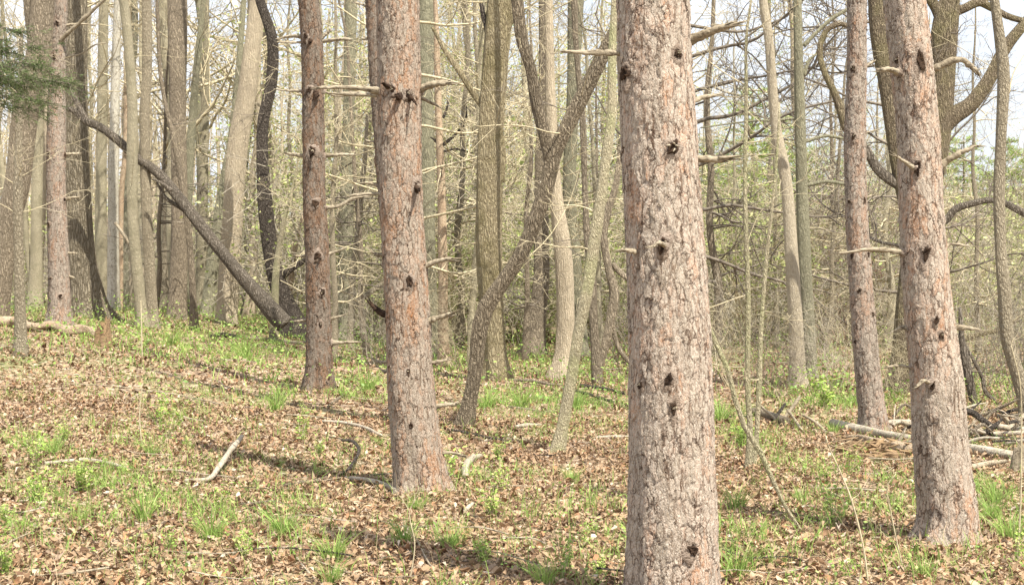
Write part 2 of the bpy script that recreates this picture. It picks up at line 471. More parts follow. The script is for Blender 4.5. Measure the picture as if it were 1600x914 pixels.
def twig_tree(mb, p, d, L, r, depth, rg, sides=4, n=5, nb=5, up=0.12, minr=0.002, droop=0.0, spread=0.8):
    """one curved branch and its side branches, recursively"""
    d = d / (np.linalg.norm(d) + 1e-9)
    pts = [p]; cur = d.copy()
    for i in range(n):
        cur = cur + rg.normal(0, 0.16, 3) + np.array([0, 0, up - droop])
        cur /= np.linalg.norm(cur)
        pts.append(pts[-1] + cur * L / n)
    pts = np.array(pts)
    rad = np.maximum(r * np.linspace(1, 0.3, len(pts)), minr)
    tube(mb, pts, rad, sides, n=n + 1 if depth < 2 else n * 2, cap=False)
    if depth <= 0: return
    for k in range(nb):
        t = rg.uniform(0.2, 1.0)
        i = min(int(t * n), n - 1)
        q = pts[i] + (pts[i + 1] - pts[i]) * (t * n - i)
        a = pts[i + 1] - pts[i]; a /= np.linalg.norm(a)
        s = rg.normal(0, 1, 3); s -= a * (s @ a); s /= np.linalg.norm(s) + 1e-9
        nd = a * rg.uniform(0.4, 0.9) + s * spread
        twig_tree(mb, q, nd, L * rg.uniform(0.35, 0.65) * (1.15 - 0.4 * t), r * 0.5, depth - 1, rg, 3, max(3, n - 1), max(2, nb - 1), up, minr, droop, spread)

def hero(name, label, mat, pl, D=None, cat='tree', group=None, sides=16, ext=4.0, flare=0.3, lump=0.03, twigs=0, tw_from=0.3,
         twmat='twig', res=None, limbs=(), tw_len=1.2, seed=None, parts_out=None, tiplike=False, lobes=5, twr=0.007):
    """tree whose stem runs through the given rows (top first or bottom last)"""
    if D is None:
        b = gp(pl[-1][0], pl[-1][1]); D = float(b[1])
    pts, rad = pts_at(pl, D)
    base = pts[-1].copy()
    gz = float(ground(base[0], base[1]))
    # carry the stem down into the ground
    if base[2] > gz - 0.02:
        dirn = (pts[-1] - pts[-2]); dirn = dirn / np.linalg.norm(dirn)
        k = (base[2] - gz + 0.12) / max(0.3, -dirn[2])
        pts = np.vstack([pts, base + dirn * k]); rad = np.append(rad, rad[-1] * 1.04)
        base = base + dirn * max(0, (base[2] - gz) / max(0.3, -dirn[2]))
    else:
        pts = np.vstack([pts, base + np.array([0, 0, -0.1])]); rad = np.append(rad, rad[-1])
    base[2] = gz
    if ext:                                                     # the stem goes on above the frame
        dirn = (pts[0] - pts[1]); dirn /= np.linalg.norm(dirn)
        dirn = dirn * 0.75 + np.array([0, 0, 0.25])
        e1 = pts[0] + dirn * ext * 0.5; e2 = pts[0] + dirn * ext
        pts = np.vstack([e2, e1, pts]); rad = np.concatenate([[rad[0] * 0.35], [rad[0] * 0.8], rad])
    pts = pts[::-1]; rad = rad[::-1]
    seed = seed if seed is not None else (int(pl[0][0] * 13 + pl[0][1] * 7 + pl[-1][0] * 3 + len(name)) % 97) / 7.0
    o = thing(name, base, label, cat, group)
    Lt = np.linalg.norm(np.diff(pts, axis=0), axis=1).sum()
    mb = MB()
    if res:                                                     # fine mesh for bark relief
        cut = len(pts) - (2 if ext else 0)
        tube(mb, pts[:cut], rad[:cut], max(24, int(2 * math.pi * rad.mean() / res)), n=int(Lt / res * 0.75), lump=lump * 0.5, flare=flare, seed=seed, lobes=lobes)
        if ext:
            tube(mb, pts[cut - 1:], rad[cut - 1:] * 0.985, 24, n=30, lump=lump * 0.5, seed=seed)
    else:
        tube(mb, pts, rad, sides, n=max(12, int(Lt / 0.16)), lump=lump, flare=flare, seed=seed, lobes=lobes)
    mb.build('trunk', M[mat], o, origin=base)
    for lim in limbs:                                           # limb: (rows, material or None)
        rows, lm = lim if isinstance(lim, tuple) else (lim, None)
        lp, lr = pts_at(rows, D)
        b = MB()
        tube(b, lp, lr, 10, n=len(lp) * 6, lump=0.05, seed=seed + 1, jag=0.02)
        b.build('branch', M[lm or mat], o, origin=base)
    if twigs:
        rg = np.random.default_rng(int(seed * 1000) + 5)
        for i in range(twigs):
            b = MB()
            t = rg.uniform(tw_from, 0.95)
            k = t * (len(pts) - 1); j = int(k)
            q = pts[j] + (pts[j + 1] - pts[j]) * (k - j)
            a = rg.uniform(0, 2 * math.pi)
            dv = np.array([math.cos(a), math.sin(a) * 0.8, rg.uniform(-0.15, 0.6)])
            twig_tree(b, q, dv, tw_len * rg.uniform(0.5, 1.3), twr * rg.uniform(0.6, 1.4), 2, rg, 4, 5, 4, 0.05, 0.0018)
            b.build('side_branch', M[twmat], o, origin=base)
    return o, D, base

def stub(o, base, D, rows, mat='stub', name='branch_stub', jag=0.03, splinter=True):
    """broken dead branch on a trunk, rows (px, py, width, extra depth)"""
    p, r = pts_at(rows, D)
    r = r * 0.9
    rows_ = spline(np.column_stack([p, r]), 4 + len(p) * 3)
    p, r = rows_[:, :3].copy(), rows_[:, 3].copy()
    rs = np.random.default_rng(int(rows[0][0] * 3 + rows[0][1] * 5 + 9999))
    k = np.linspace(0, 1, len(p))
    p[1:] += rs.normal(0, 0.28, (len(p) - 1, 3)) * 0.3 * r.mean() * (0.4 + k[1:, None])
    r *= 1 + rs.normal(0, 0.09, len(r))
    mb = MB()
    tube(mb, p, r, 11, n=len(p) * 4, lump=0.10, seed=rows[0][1] * 0.37, jag=jag * 1.6 * min(1, r[-1] / 0.012))
    if splinter:
        dv = p[-1] - p[-2]; dv /= np.linalg.norm(dv)
        for k in range(5):
            s = p[-1] + rng.normal(0, 1, 3) * r[-1] * 0.5
            e = s + dv * U(0.02, 0.07) * (r[-1] / 0.015 + 0.4) + rng.normal(0, 0.006, 3)
            tube(mb, [s - dv * 0.03, s, e], [r[-1] * 0.45, r[-1] * 0.4, 0.001], 4, n=4)
    # collar of bark where it leaves the trunk
    b = MB()
    tube(b, [p[0], p[0] + (p[1] - p[0]) * min(1, 0.035 / (np.linalg.norm(p[1] - p[0]) + 1e-6))], [r[0] * 2.1, r[0] * 1.05], 11, n=5, lump=0.2, seed=rows[0][0])
    s = mb.build(name, M[mat], o, origin=base)
    b.build('collar', M['collar'], s, origin=base)
    return s

def width_at(pl, py):
    ys_ = np.array([q[1] for q in pl]); o_ = np.argsort(ys_)
    xs_ = np.array([q[0] for q in pl])[o_]; ws = np.array([q[2] for q in pl])[o_]
    return np.interp(py, ys_[o_], xs_), np.interp(py, ys_[o_], ws)

def knot(o, base, D, pl, px, py, size, down=0.6, shard=True):
    """dark hollow left by a fallen branch, with a broken end in it"""
    cx, w = width_at(pl, py)
    r = w / F * D / 2
    c = P(cx, py, D)
    dx = np.clip((px - cx) / F * D, -r * 0.97, r * 0.97)
    nrm = np.array([dx, -math.sqrt(max(r * r - dx * dx, 1e-6)), 0]); nrm /= np.linalg.norm(nrm)
    q = c + nrm * r
    s = size / F * D * 0.82
    side = np.cross(nrm, [0, 0, 1.0])
    rg = np.random.default_rng(int(px * 7 + py))
    ns = 22; th = np.arange(ns) * 2 * math.pi / ns
    def dish(prof, wobble, sc):
        V = []; wob = 1 + wobble * (np.sin(th * 2 + rg.uniform(0, 6)) + 0.8 * np.sin(th * 3 + rg.uniform(0, 6)) + 0.7 * np.sin(th * 5 + rg.uniform(0, 6))) + rg.normal(0, wobble * 0.45, ns)
        asp = rg.uniform(0.8, 1.6)
        for k, (f, hh) in enumerate(prof):
            rad_ = s * 0.5 * f * wob * sc * (1 + rg.normal(0, 0.05, ns))
            xx = np.cos(th) * rad_; zz = np.sin(th) * rad_ * asp
            zz = np.where(zz < 0, zz * (1 + down * rg.uniform(0.2, 1.4)), zz)
            curve = -(xx ** 2) / (2 * r)
            V.append(q + side * xx[:, None] + np.array([0, 0, 1.0]) * zz[:, None] + nrm * (hh * min(1.3, s / 0.05) * 0.8 + curve + rg.normal(0, 0.0015, ns))[:, None])
        V = np.concatenate(V)
        n_ = len(prof); i = np.arange(n_ - 1)[:, None] * ns; j = np.arange(ns)[None]; kk = (j + 1) % ns
        Q = np.stack([i + j, i + kk, i + ns + kk, i + ns + j], -1).reshape(-1, 4)
        mb = MB(); mb.add(V, Q)
        return mb
    kn = dish([(2.1, -0.014), (1.5, 0.002), (1.05, 0.011), (0.75, 0.008), (0.5, -0.004)], 0.16, 1.0).build('knot', M['collar'], o, origin=base)
    dish([(0.90, 0.004), (0.80, 0.016), (0.62, 0.020), (0.40, 0.014), (0.001, 0.011)], 0.26, 0.95).build('hollow', M['knot'], kn, origin=base)
    if shard and int(px) % 3:
        b = MB()
        for _ in range(4):
            st = q + side * rg.normal(0, s * 0.16) + np.array([0, 0, rg.uniform(-0.1, 0.3) * s])
            e = st + nrm * rg.uniform(0.3, 0.7) * s + side * rg.normal(0, s * 0.25) + np.array([0, 0, rg.uniform(-0.4, 0.2) * s])
            tube(b, [st - nrm * 0.02, st, e], [s * 0.16, s * 0.13, s * 0.03], 5, n=4, lump=0.2, seed=px)
        b.build('shard', M['stub'], kn, origin=base)
    return kn

# --- the big pine in the middle
PL1 = [(1018,-40,112),(1020,0,113),(1022,100,116),(1028,200,118),(1033,300,118),(1040,400,121),(1045,500,124),(1048,600,127),(1050,700,130),(1051,800,135),(1051,914,141),(1051,960,156)]
o, D, b = hero('pine_tree', 'thickest and nearest pine, its pinkish grey trunk cut off by the bottom of the frame', 'pine', PL1, group='red pines with scaly bark', ext=1.5, res=0.006, flare=0.25, lobes=6)
for x, y, s in [(1052,92,17),(1045,235,24),(1030,383,22),(1038,587,16),(1045,629,15),(1074,845,20),(998,597,13),(975,118,22)]:
    knot(o, b, D, PL1, x, y, s)
stub(o, b, D, [(978,84,10,-.02),(955,83,10,-.06),(920,83,8,-.08),(882,81,5,-.1)])
stub(o, b, D, [(1072,66,20,0),(1090,58,18,-.03),(1112,49,14,-.05),(1142,40,9,-.08)])
stub(o, b, D, [(1074,164,11,0),(1095,154,8,.03),(1124,148,5,.05)])
stub(o, b, D, [(1078,250,14,0),(1105,249,13,-.04),(1132,251,12,-.06)])
stub(o, b, D, [(996,394,9,-.1),(985,392,8,-.13),(975,391,6,-.15)])
stub(o, b, D, [(1040,384,9,-.2),(1030,380,8,-.24),(1020,385,4,-.27)])

# --- second pine, left of the middle
PL2 = [(621,-40,64),(622,0,65),(624,130,67),(626,295,67),(631,400,69),(637,500,70),(641,600,73),(650,700,77),(656,750,82),(658,772,96)]
o, D, b = hero('pine_tree', 'broad scaly pine left of centre with a long dead branch reaching left', 'pine_broad', PL2, group='red pines with scaly bark', ext=1.8, res=0.008, flare=0.3)
for x, y, s in [(640,151,15),(616,143,11),(652,292,14),(642,438,14),(641,577,8),(645,660,8)]:
    knot(o, b, D, PL2, x, y, s)
stub(o, b, D, [(597,143,12,-.05),(570,139,10,-.1),(540,137,8,-.12),(500,138,5,-.15)])
stub(o, b, D, [(597,150,8,0),(570,148,8,.05),(540,147,6,.1),(512,146,3,.12)])
for q in ([(628,148,12,-.12),(622,152,9,-.18),(618,150,6,-.22)],[(610,140,11,-.1),(603,133,8,-.17),(598,130,4,-.2)],[(640,150,9,-.13),(645,156,6,-.19)],[(650,292,9,-.1),(654,296,6,-.19)]): stub(o, b, D, q, 'knot')
stub(o, b, D, [(655,141,13,0),(672,133,12,-.05),(703,130,8,-.1)])
stub(o, b, D, [(655,152,6,0),(670,159,5,0),(688,168,3,0)])
stub(o, b, D, [(597,303,7,0),(575,303,6,0),(550,306,4,0)])
stub(o, b, D, [(600,400,7,0),(587,397,6,0)])
stub(o, b, D, [(662,417,11,0),(680,409,10,-.03),(706,404,6,-.08)])
stub(o, b, D, [(668,501,13,0),(685,496,11,-.03),(707,490,8,-.08)])
stub(o, b, D, [(606,493,12,0),(592,486,10,0),(579,474,6,0)], 'knot')
stub(o, b, D, [(672,567,7,0),(685,565,6,0),(699,562,4,0)])
stub(o, b, D, [(677,636,8,0),(692,633,8,0),(712,631,5,0)])
stub(o, b, D, [(608,581,5,0),(597,579,4,0)])
stub(o, b, D, [(607,565,7,0),(597,566,6,.05),(587,564,5,.1)])
stub(o, b, D, [(688,708,6,0),(705,707,6,0),(722,711,5,0)])

# --- third pine, right
PL3 = [(1412,-40,63),(1414,0,64),(1424,100,65),(1434,200,66),(1438,295,67),(1443,400,71),(1452,500,74),(1460,560,76),(1464,600,79),(1470,700,82),(1480,800,86),(1480,825,92),(1478,850,106)]
o, D, b = hero('pine_tree', 'second thickest pine, on the right, with hooked and splintered branch stubs', 'pine_right', PL3, group='red pines with scaly bark', ext=1.5, res=0.007, flare=0.22, lobes=6)
for x, y, s in [(1428,97,19),(1397,97,10),(1437,395,17),(1452,498,10),(1460,521,9),(1446,598,13),(1425,262,14),(1470,268,10)]:
    knot(o, b, D, PL3, x, y, s)
stub(o, b, D, [(1403,113,11,-.1),(1390,109,9,-.14),(1376,109,7,-.16)])
stub(o, b, D, [(1453,112,14,0),(1470,103,13,-.03),(1490,95,12,-.05),(1508,96,9,-.05),(1527,114,7,-.06)])
stub(o, b, D, [(1465,262,15,0),(1482,250,13,-.03),(1503,238,11,-.05),(1526,228,5,-.06)])
stub(o, b, D, [(1428,264,10,-.17),(1414,253,7,-.2),(1398,243,3,-.24)])
stub(o, b, D, [(1412,395,9,-.03),(1385,391,8,-.06),(1355,390,8,-.08),(1333,393,5,-.1),(1309,396,3,-.1)])
stub(o, b, D, [(1470,392,7,0),(1484,382,6,0),(1512,384,3,0)])
stub(o, b, D, [(1484,512,11,0),(1503,512,9,-.03),(1531,515,3,-.06)])
stub(o, b, D, [(1418,513,8,0),(1408,512,6,0),(1399,516,3,0)])
stub(o, b, D, [(1424,574,5,0),(1405,571,5,0),(1386,573,3,0)])
stub(o, b, D, [(1452,598,8,-.16),(1442,595,7,-.2),(1432,604,4,-.22)])

# --- fourth pine, behind and left
PL4 = [(480,-40,31),(482,0,32),(487,60,34),(489,160,33),(491,300,35),(496,400,37),(498,500,38),(498,580,42),(497,613,52)]
o, D, b = hero('pine_tree', 'reddish brown pine left of the broad one, with many short dead twigs', 'pine_red', PL4, group='red pines with scaly bark', res=0.013, flare=0.25)
for x, y, s in [(490,237,13),(495,318,13),(498,399,11),(506,456,11),(503,506,8),(486,143,11),(480,60,10)]:
    knot(o, b, D, PL4, x, y, s)
for rows in ([(476,58,7,0),(455,57,6,0),(432,62,3,0)],[(476,66,5,0),(455,67,4,0),(432,66,2,0)],[(500,66,7,0),(525,62,6,0),(548,62,4,0)],[(500,62,7,0),(508,55,6,0),(516,48,5,0)],
             [(476,244,7,0),(460,242,6,0),(446,240,4,0)],[(505,244,7,0),(530,242,6,0),(554,242,4,0)],[(508,325,7,0),(530,322,6,0),(552,310,5,0),(578,307,3,0)],[(480,401,6,0),(460,400,4,0)],
             [(512,398,6,0),(525,393,5,0),(540,388,3,0)],[(482,500,6,0),(461,502,4,0)],[(514,499,6,0),(528,495,4,0),(540,491,3,0)],[(517,535,9,0),(535,535,7,0),(563,534,4,0)],[(484,535,5,0),(474,534,4,0)],
             [(474,143,5,0),(450,142,4,0),(428,140,2,0)],[(505,143,5,0),(525,150,4,0),(548,149,2,0)]):
    stub(o, b, D, rows, splinter=False, mat='stub')

for q in ([(488,60,9,-.08),(484,66,6,-.16)],[(492,143,9,-.08),(496,150,6,-.16)],[(490,237,8,-.1),(488,241,5,-.18)],[(498,399,7,-.1),(500,404,4,-.17)]): stub(o, b, D, q, 'knot')
# --- fifth pine, right, thinner
PL5 = [(1339,-40,29),(1339,0,30),(1339,100,30),(1336,200,32),(1337,300,33),(1342,400,35),(1349,500,37),(1358,600,39),(1364,650,42),(1366,679,48)]
o, D, b = hero('pine_tree', 'slender pinkish pine just left of the second thickest one', 'pine_far', PL5, group='red pines with scaly bark', res=0.011, flare=0.2)
for x, y, s in [(1330,109,9),(1325,315,8),(1347,313,7),(1329,399,8),(1353,397,7),(1339,453,8),(1360,490,7),(1335,533,7),(1330,214,9)]:
    knot(o, b, D, PL5, x, y, s)
for rows in ([(1350,108,6,0),(1356,102,5,0),(1366,96,4,0)],[(1328,310,4,0),(1316,312,3,0)],[(1345,312,4,0),(1365,305,3,0)],[(1345,210,4,0),(1375,202,2,0)]):
    stub(o, b, D, rows, splinter=False)

# --- pine at far left
PL6 = [(96,-40,20),(95,0,21),(90,100,25),(88,230,29),(88,300,29),(91,400,32),(93,480,34),(93,512,42)]
o, D, b = hero('pine_tree', 'slim pink barked pine at the far left beside the dark oak', 'pine_far', PL6, group='red pines with scaly bark', res=0.016, flare=0.25)
for x, y, s in [(93,38,7),(89,90,7),(81,240,6),(103,243,8),(102,312,6),(80,350,6),(99,462,7),(84,435,5)]:
    knot(o, b, D, PL6, x, y, s, shard=False)
for rows in ([(99,242,6,0),(112,241,5,0),(126,240,3,0)],[(100,313,6,0),(112,309,5,0),(124,308,3,0)],[(99,356,5,0),(107,355,3,0)],[(100,395,5,0),(120,396,3,0)],[(102,430,5,0),(116,434,3,0)],
             [(78,350,5,0),(73,350,4,0)],[(100,40,5,0),(130,38,4,0),(148,40,2,0)],[(78,90,9,0),(98,60,8,-.1),(124,36,7,-.2),(163,0,5,-.3),(175,-12,4,-.3)],[(98,90,4,0),(125,85,3,0),(150,70,2,0),(165,68,1.5,0)]):
    stub(o, b, D, rows, splinter=False)

# --- pine half hidden behind the broad one
PL7 = [(582,-40,25),(584,0,26),(590,100,28),(604,300,28),(620,450,29),(632,560,30),(638,625,34)]
o, D, b = hero('pine_tree', 'narrow red pine mostly hidden behind the left edge of the broad pine', 'pine_red', PL7, D=14.5, group='red pines with scaly bark', res=0.02, flare=0.2)
for rows in ([(578,15,5,0),(567,8,4,0),(553,4,3,0)],[(582,62,5,0),(565,61,4,0)],[(585,222,4,0),(572,220,3,0)],[(590,290,5,0),(575,286,4,0),(562,287,3,0)]):
    stub(o, b, D, rows, splinter=False)

# --- the other trees of the middle distance
T = hero
T('oak_tree', 'big rough oak leaning left at the left edge behind the thin flaky tree', 'brown', [(71,-30,34),(67,0,35),(58,100,38),(41,165,40),(27,290,38),(12,350,38),(-5,460,40),(-14,530,48)], D=22.5, sides=24, limbs=[[(60,90,12),(48,50,13),(43,0,13),(44,-40,12)]])
T('oak_tree', 'wide dark furrowed oak trunk just right of the slim far left pine', 'oak', [(119,-40,31),(120,0,32),(119,170,36),(121,295,40),(127,400,42),(135,455,48),(139,488,58),(141,500,72)], D=26, sides=40, flare=0.4, lobes=7)
T('young_tree', 'thin flaky grey brown tree standing in front of the leaning oak at the left edge', 'greybrown', [(34,40,5),(31,150,8),(29,250,11),(28,300,14),(30,420,16),(32,520,18),(33,557,24)], ext=0, twigs=8, tw_len=0.8)
T('tree', 'grey green forked trunk between the leaning oak and the slim far left pine', 'beech', [(62,-20,10),(64,100,12),(60,220,15),(58,300,17),(56,420,20),(54,494,27)], D=32, twigs=6, limbs=[[(54,455,12),(46,420,9),(40,350,7),(38,260,5)]])
T('tree', 'pale straight trunk right beside the dark oak', 'beech', [(161,-20,14),(162,0,14),(160,150,16),(158,300,18),(158,480,21),(158,497,27)], D=35, twigs=6)
T('birch_tree', 'whitish mottled trunk between the pale straight one and the twin olive trunks', 'birch', [(186,-20,11),(184,0,12),(180,150,14),(177,300,17),(177,400,18),(177,490,22),(177,503,28)], D=31, twigs=5)
T('tree', 'left one of the twin olive grey trunks, bending right near its foot', 'beech', [(190,-30,14),(193,0,15),(200,65,15),(207,170,16),(206,290,17),(208,350,17),(217,450,18),(222,500,20),(223,513,26)], twigs=5)
T('tree', 'right one of the twin olive grey trunks, with dark patches low down', 'greybrown', [(229,-30,15),(229,0,15),(230,115,15),(226,170,15),(228,300,17),(233,400,17),(238,500,19),(239,513,24)], twigs=6)
T('dead_tree', 'orange brown rotting trunk seen between the birch and the twin trunks', 'snag', [(196,80,6),(197,160,8),(196,240,9),(190,300,8),(188,480,9)], D=36, ext=0)
T('young_tree', 'slim dark crooked stem in front of the rough brown trunk', 'brown', [(243,-20,5),(245,0,5),(250,110,6),(258,160,6),(272,220,8),(284,290,9),(293,350,10),(298,400,10),(303,500,13),(303,517,16)], twigs=5, twmat='twig_dark')
T('tree', 'straight rough brown trunk behind the slim crooked stem', 'brown', [(277,-30,29),(277,0,30),(278,150,27),(280,290,25),(280,400,26),(277,490,31),(277,507,38)], D=28.5, sides=24, twigs=5)
T('tree', 'curving olive trunk that joins the rough brown trunk low down', 'green', [(320,-20,8),(318,0,8),(312,60,9),(306,120,11),(301,180,12),(297,240,14),(292,330,16),(290,420,18),(289,506,20)], D=29.5, twigs=7)
T('tree', 'smooth pale grey trunk seen under the leaning dead log', 'beech', [(322,60,10),(320,160,12),(317,300,16),(314,420,17),(312,500,20),(312,512,26)], D=33, ext=3, twigs=5)
T('tree', 'green tinted trunk leaning right beneath the upper half of the dead log', 'green', [(372,120,10),(362,220,14),(349,300,19),(335,400,21),(324,490,24),(322,513,30)], D=31, ext=3, twigs=5)
T('tree', 'big cream tan trunk leaning right behind the dark crooked tree', 'pale', [(408,-40,21),(402,0,22),(395,60,24),(385,150,28),(372,230,31),(366,300,32),(358,430,33),(354,500,35),(353,515,42)], D=28.5, sides=28, twigs=4)
T('dark_tree', 'nearly black crooked tree with a swollen foot where the dead log meets the ground', 'dark', [(398,-40,13),(406,0,15),(418,35,16),(426,65,17),(424,130,18),(411,190,18),(410,250,18),(414,310,22),(420,370,24),(430,430,27),(443,470,32),(455,505,44),(460,524,60)], D=27, sides=24, flare=0.4, twigs=10, twmat='twig_dark', limbs=[[(441,432,12),(455,420,11),(475,408,9),(500,390,7)]])
T('sapling', 'grey sapling in front of the dark crooked tree\'s foot', 'sapling', [(478,180,3),(468,240,4),(456,300,5),(445,340,6),(437,380,8),(431,430,11),(429,500,12),(428,534,16)], ext=0, twigs=8, tw_len=0.9)
T('dead_tree', 'stripped orange stub of a dead tree between the sapling and the reddish pine', 'snag', [(474,333,5),(462,382,8),(454,440,9),(450,500,11)], D=29, ext=0)
T('tree', 'straight grey green trunk between the reddish pine and the broad pine', 'green', [(550,-40,18),(549,0,18),(546,130,19),(542,295,21),(540,400,22),(537,510,25),(537,527,32)], D=27.5, sides=20, twigs=6)
T('young_tree', 'thin knobbly stem touching the grey green trunk', 'greybrown', [(574,180,5),(570,250,7),(563,315,9),(557,385,10),(551,430,11),(549,515,12),(549,532,16)], D=26.5, ext=0, twigs=7, limbs=[[(553,480,8),(572,462,8),(597,445,9),(640,430,8)]])
T('tree', 'mossy olive trunk showing at the right edge of the broad pine', 'green', [(666,-40,22),(666,0,22),(667,300,24),(670,480,27),(671,560,32)], D=25, sides=20, twigs=6)
T('dead_tree', 'orange tan barkless dead tree right of the broad pine, with bristling side twigs', 'snag', [(676,-20,5),(680,0,6),(683,100,10),(687,230,12),(690,300,13),(692,430,15),(693,540,18),(694,573,24)], twigs=26, tw_from=0.25, tw_len=1.0, twmat='twig_dark', ext=2, limbs=[([(690,228,6),(704,217,5),(721,200,4),(728,185,3),(729,166,2)], 'dark'),([(692,185,5),(698,170,4),(700,160,3),(697,152,2)], 'dark'),([(688,232,5),(680,220,4),(673,215,2)], 'dark'),([(690,215,5),(692,236,4),(712,233,3),(740,240,2)], 'dark')])
T('oak_tree', 'stout olive tan oak with a blackened broken limb, right of the dead orange tree', 'oak_tan', [(784,-40,34),(780,0,37),(774,100,37),(768,200,38),(765,290,42),(764,390,42),(768,480,38),(773,560,38),(777,588,48)], D=20.2, sides=32, twigs=10, lump=0.05,
  limbs=[([(770,110,16),(764,62,13),(761,40,11),(755,25,8),(752,6,6)], 'dark'),[(784,285,10),(785,255,11),(784,228,11),(771,190,11),(745,154,10),(715,108,9),(695,79,8),(676,43,6)],[(780,60,30),(795,20,22),(806,-30,18)]])
T('curved_tree', 'brown tree curving up to the right from a dark foot, passing behind the thickest pine', 'curved', [(1000,-40,17),(985,0,18),(966,40,20),(948,75,22),(928,115,23),(905,160,24),(885,200,24),(868,235,23),(857,280,23),(840,335,23),(820,385,23),(797,425,23),(775,455,25),(757,485,27),(748,520,25),(745,560,23),(739,600,23),(731,640,25),(725,668,33)], sides=26, twigs=9, tw_from=0.35,
  limbs=[[(858,268,16),(856,240,19),(848,200,20),(838,160,19),(830,110,18),(815,60,19),(808,0,18),(800,-50,16)]])
T('tree', 'dark grey trunk rising behind the curved tree\'s upper limb', 'brown', [(850,-40,16),(850,0,17),(850,130,17),(846,250,20),(846,350,22),(846,430,25),(838,500,30),(834,532,36),(832,548,44)], D=26, sides=20, twigs=10)
T('tree', 'grey green trunk between the dark grey trunk and the pale tan one', 'green', [(902,-40,23),(900,0,24),(895,150,20),(890,300,22),(897,420,24),(906,540,27),(908,562,32)], D=25.5, sides=20, twigs=8)
T('tree', 'pale tan trunk with a flaring foot behind the leaning sapling', 'pale', [(858,60,14),(860,140,16),(862,200,18),(868,300,21),(880,400,27),(884,500,28),(881,560,30),(877,588,42)], D=20.5, sides=20, ext=3, twigs=5)
T('sapling', 'pale green sapling leaning right toward the thickest pine, its foot on open litter', 'sapling', [(962,-40,8),(960,0,9),(956,100,13),(956,180,15),(948,240,16),(940,300,17),(930,370,18),(918,450,19),(904,520,18),(893,590,18),(884,640,18),(874,690,19),(869,709,27)], twigs=5, tw_len=0.8)
T('young_tree', 'thin dark stem climbing straight between the grey green trunk and the leaning sapling', 'brown', [(896,-30,10),(897,0,10),(900,70,9),(905,130,9),(911,200,10),(914,300,9),(918,380,11),(926,440,13),(927,500,13),(931,550,15),(934,604,18)], twigs=8, twmat='twig_dark',
  limbs=[[(934,585,11),(940,560,12),(948,530,14),(955,495,14),(960,460,15),(950,415,13),(943,370,13),(950,330,12),(962,290,10),(970,230,8)],[(956,500,6),(965,540,7),(980,562,7),(1000,580,6)],[(957,412,8),(968,425,9),(984,438,9)]])
T('sapling', 'straight thin grey sapling right of the thickest pine', 'sapling', [(1176,-20,3),(1174,0,3.5),(1166,60,4.5),(1166,165,6),(1164,300,7),(1169,465,8),(1168,600,9),(1172,670,9),(1168,742,12)], D=11.0, ext=0, twigs=9, tw_len=0.7, sides=10, twr=.004)
T('sapling', 'second thin sapling, bowing right beside the straight grey one', 'sapling', [(1218,160,3),(1215,230,4),(1208,310,5),(1199,390,6),(1190,500,7),(1186,600,8),(1181,700,8),(1175,738,11)], ext=0, D=11.15, twigs=6, tw_len=0.6, sides=10, twr=.004)
T('sapling', 'thin whip of a sapling arching from the thickest pine down to the right', 'sapling', [(1098,400,4),(1100,480,5),(1104,510,6),(1118,535,8),(1135,570,8),(1145,610,8),(1160,660,8),(1185,700,9),(1203,740,8),(1222,782,6),(1242,815,5),(1256,834,5)], ext=0, sides=10, flare=0, twigs=0)
T('tree', 'cream coloured trunk bending left at the top, right of the thin saplings', 'cream', [(1190,-40,13),(1192,0,14),(1201,60,14),(1208,150,15),(1214,210,16),(1226,270,18),(1232,320,19),(1237,400,21),(1243,500,23),(1246,585,26),(1246,607,34)], sides=24, twigs=5)
T('tree', 'straight olive green trunk standing close behind the cream coloured one', 'green', [(1245,-40,13),(1246,0,13),(1249,150,16),(1253,290,18),(1257,400,20),(1263,500,20),(1268,590,22),(1269,606,26)], D=20.5, sides=20, twigs=4, limbs=[[(1256,72,7),(1275,52,6),(1300,30,6),(1330,12,5)],[(1256,118,7),(1264,95,5),(1275,85,4)],[(1258,222,5),(1290,213,5),(1320,217,4)],[(1261,290,6),(1290,284,6),(1322,288,5)],[(1246,185,5),(1215,188,4),(1170,190,3),(1095,200,2)]])
T('oak_tree', 'huge old oak spreading crooked limbs behind the second thickest pine', 'mossy', [(1488,-60,26),(1484,0,30),(1476,45,40),(1474,100,37),(1468,180,40),(1458,250,42),(1442,330,42),(1430,400,42),(1420,480,43),(1415,560,48),(1412,600,60),(1411,616,76)], sides=32, twigs=12, tw_from=.5, tw_len=1.8, lobes=7, D=18, twmat='twig_dark',
  limbs=[[(1432,370,28),(1412,290,27),(1398,210,26),(1386,130,27),(1374,60,28),(1370,0,26),(1366,-50,22)],
         ([(1430,318,22),(1415,293,19),(1395,283,17),(1372,265,15),(1354,236,13),(1335,215,13)], 'logdark'),
         [(1335,216,13),(1322,200,14),(1313,170,14),(1302,141,12),(1288,112,10),(1281,80,9),(1290,50,8),(1312,38,8),(1330,45,5)],
         [(1452,230,26),(1485,186,28),(1515,165,23),(1532,145,22),(1548,120,20),(1571,75,19),(1600,38,16),(1630,0,14)],
         [(1478,45,24),(1464,15,18),(1450,-10,15),(1445,-50,13)],
         [(1484,20,20),(1505,14,14),(1530,4,13),(1548,12,11),(1575,26,10),(1610,36,9)],
         ([(1445,350,14),(1476,345,12),(1493,327,11),(1520,318,10),(1548,313,9),(1570,318,10),(1590,328,11),(1620,345,10)], 'logdark'),
         [(1428,560,10),(1465,550,9),(1495,535,9),(1528,523,8),(1565,514,7),(1590,500,5)]])
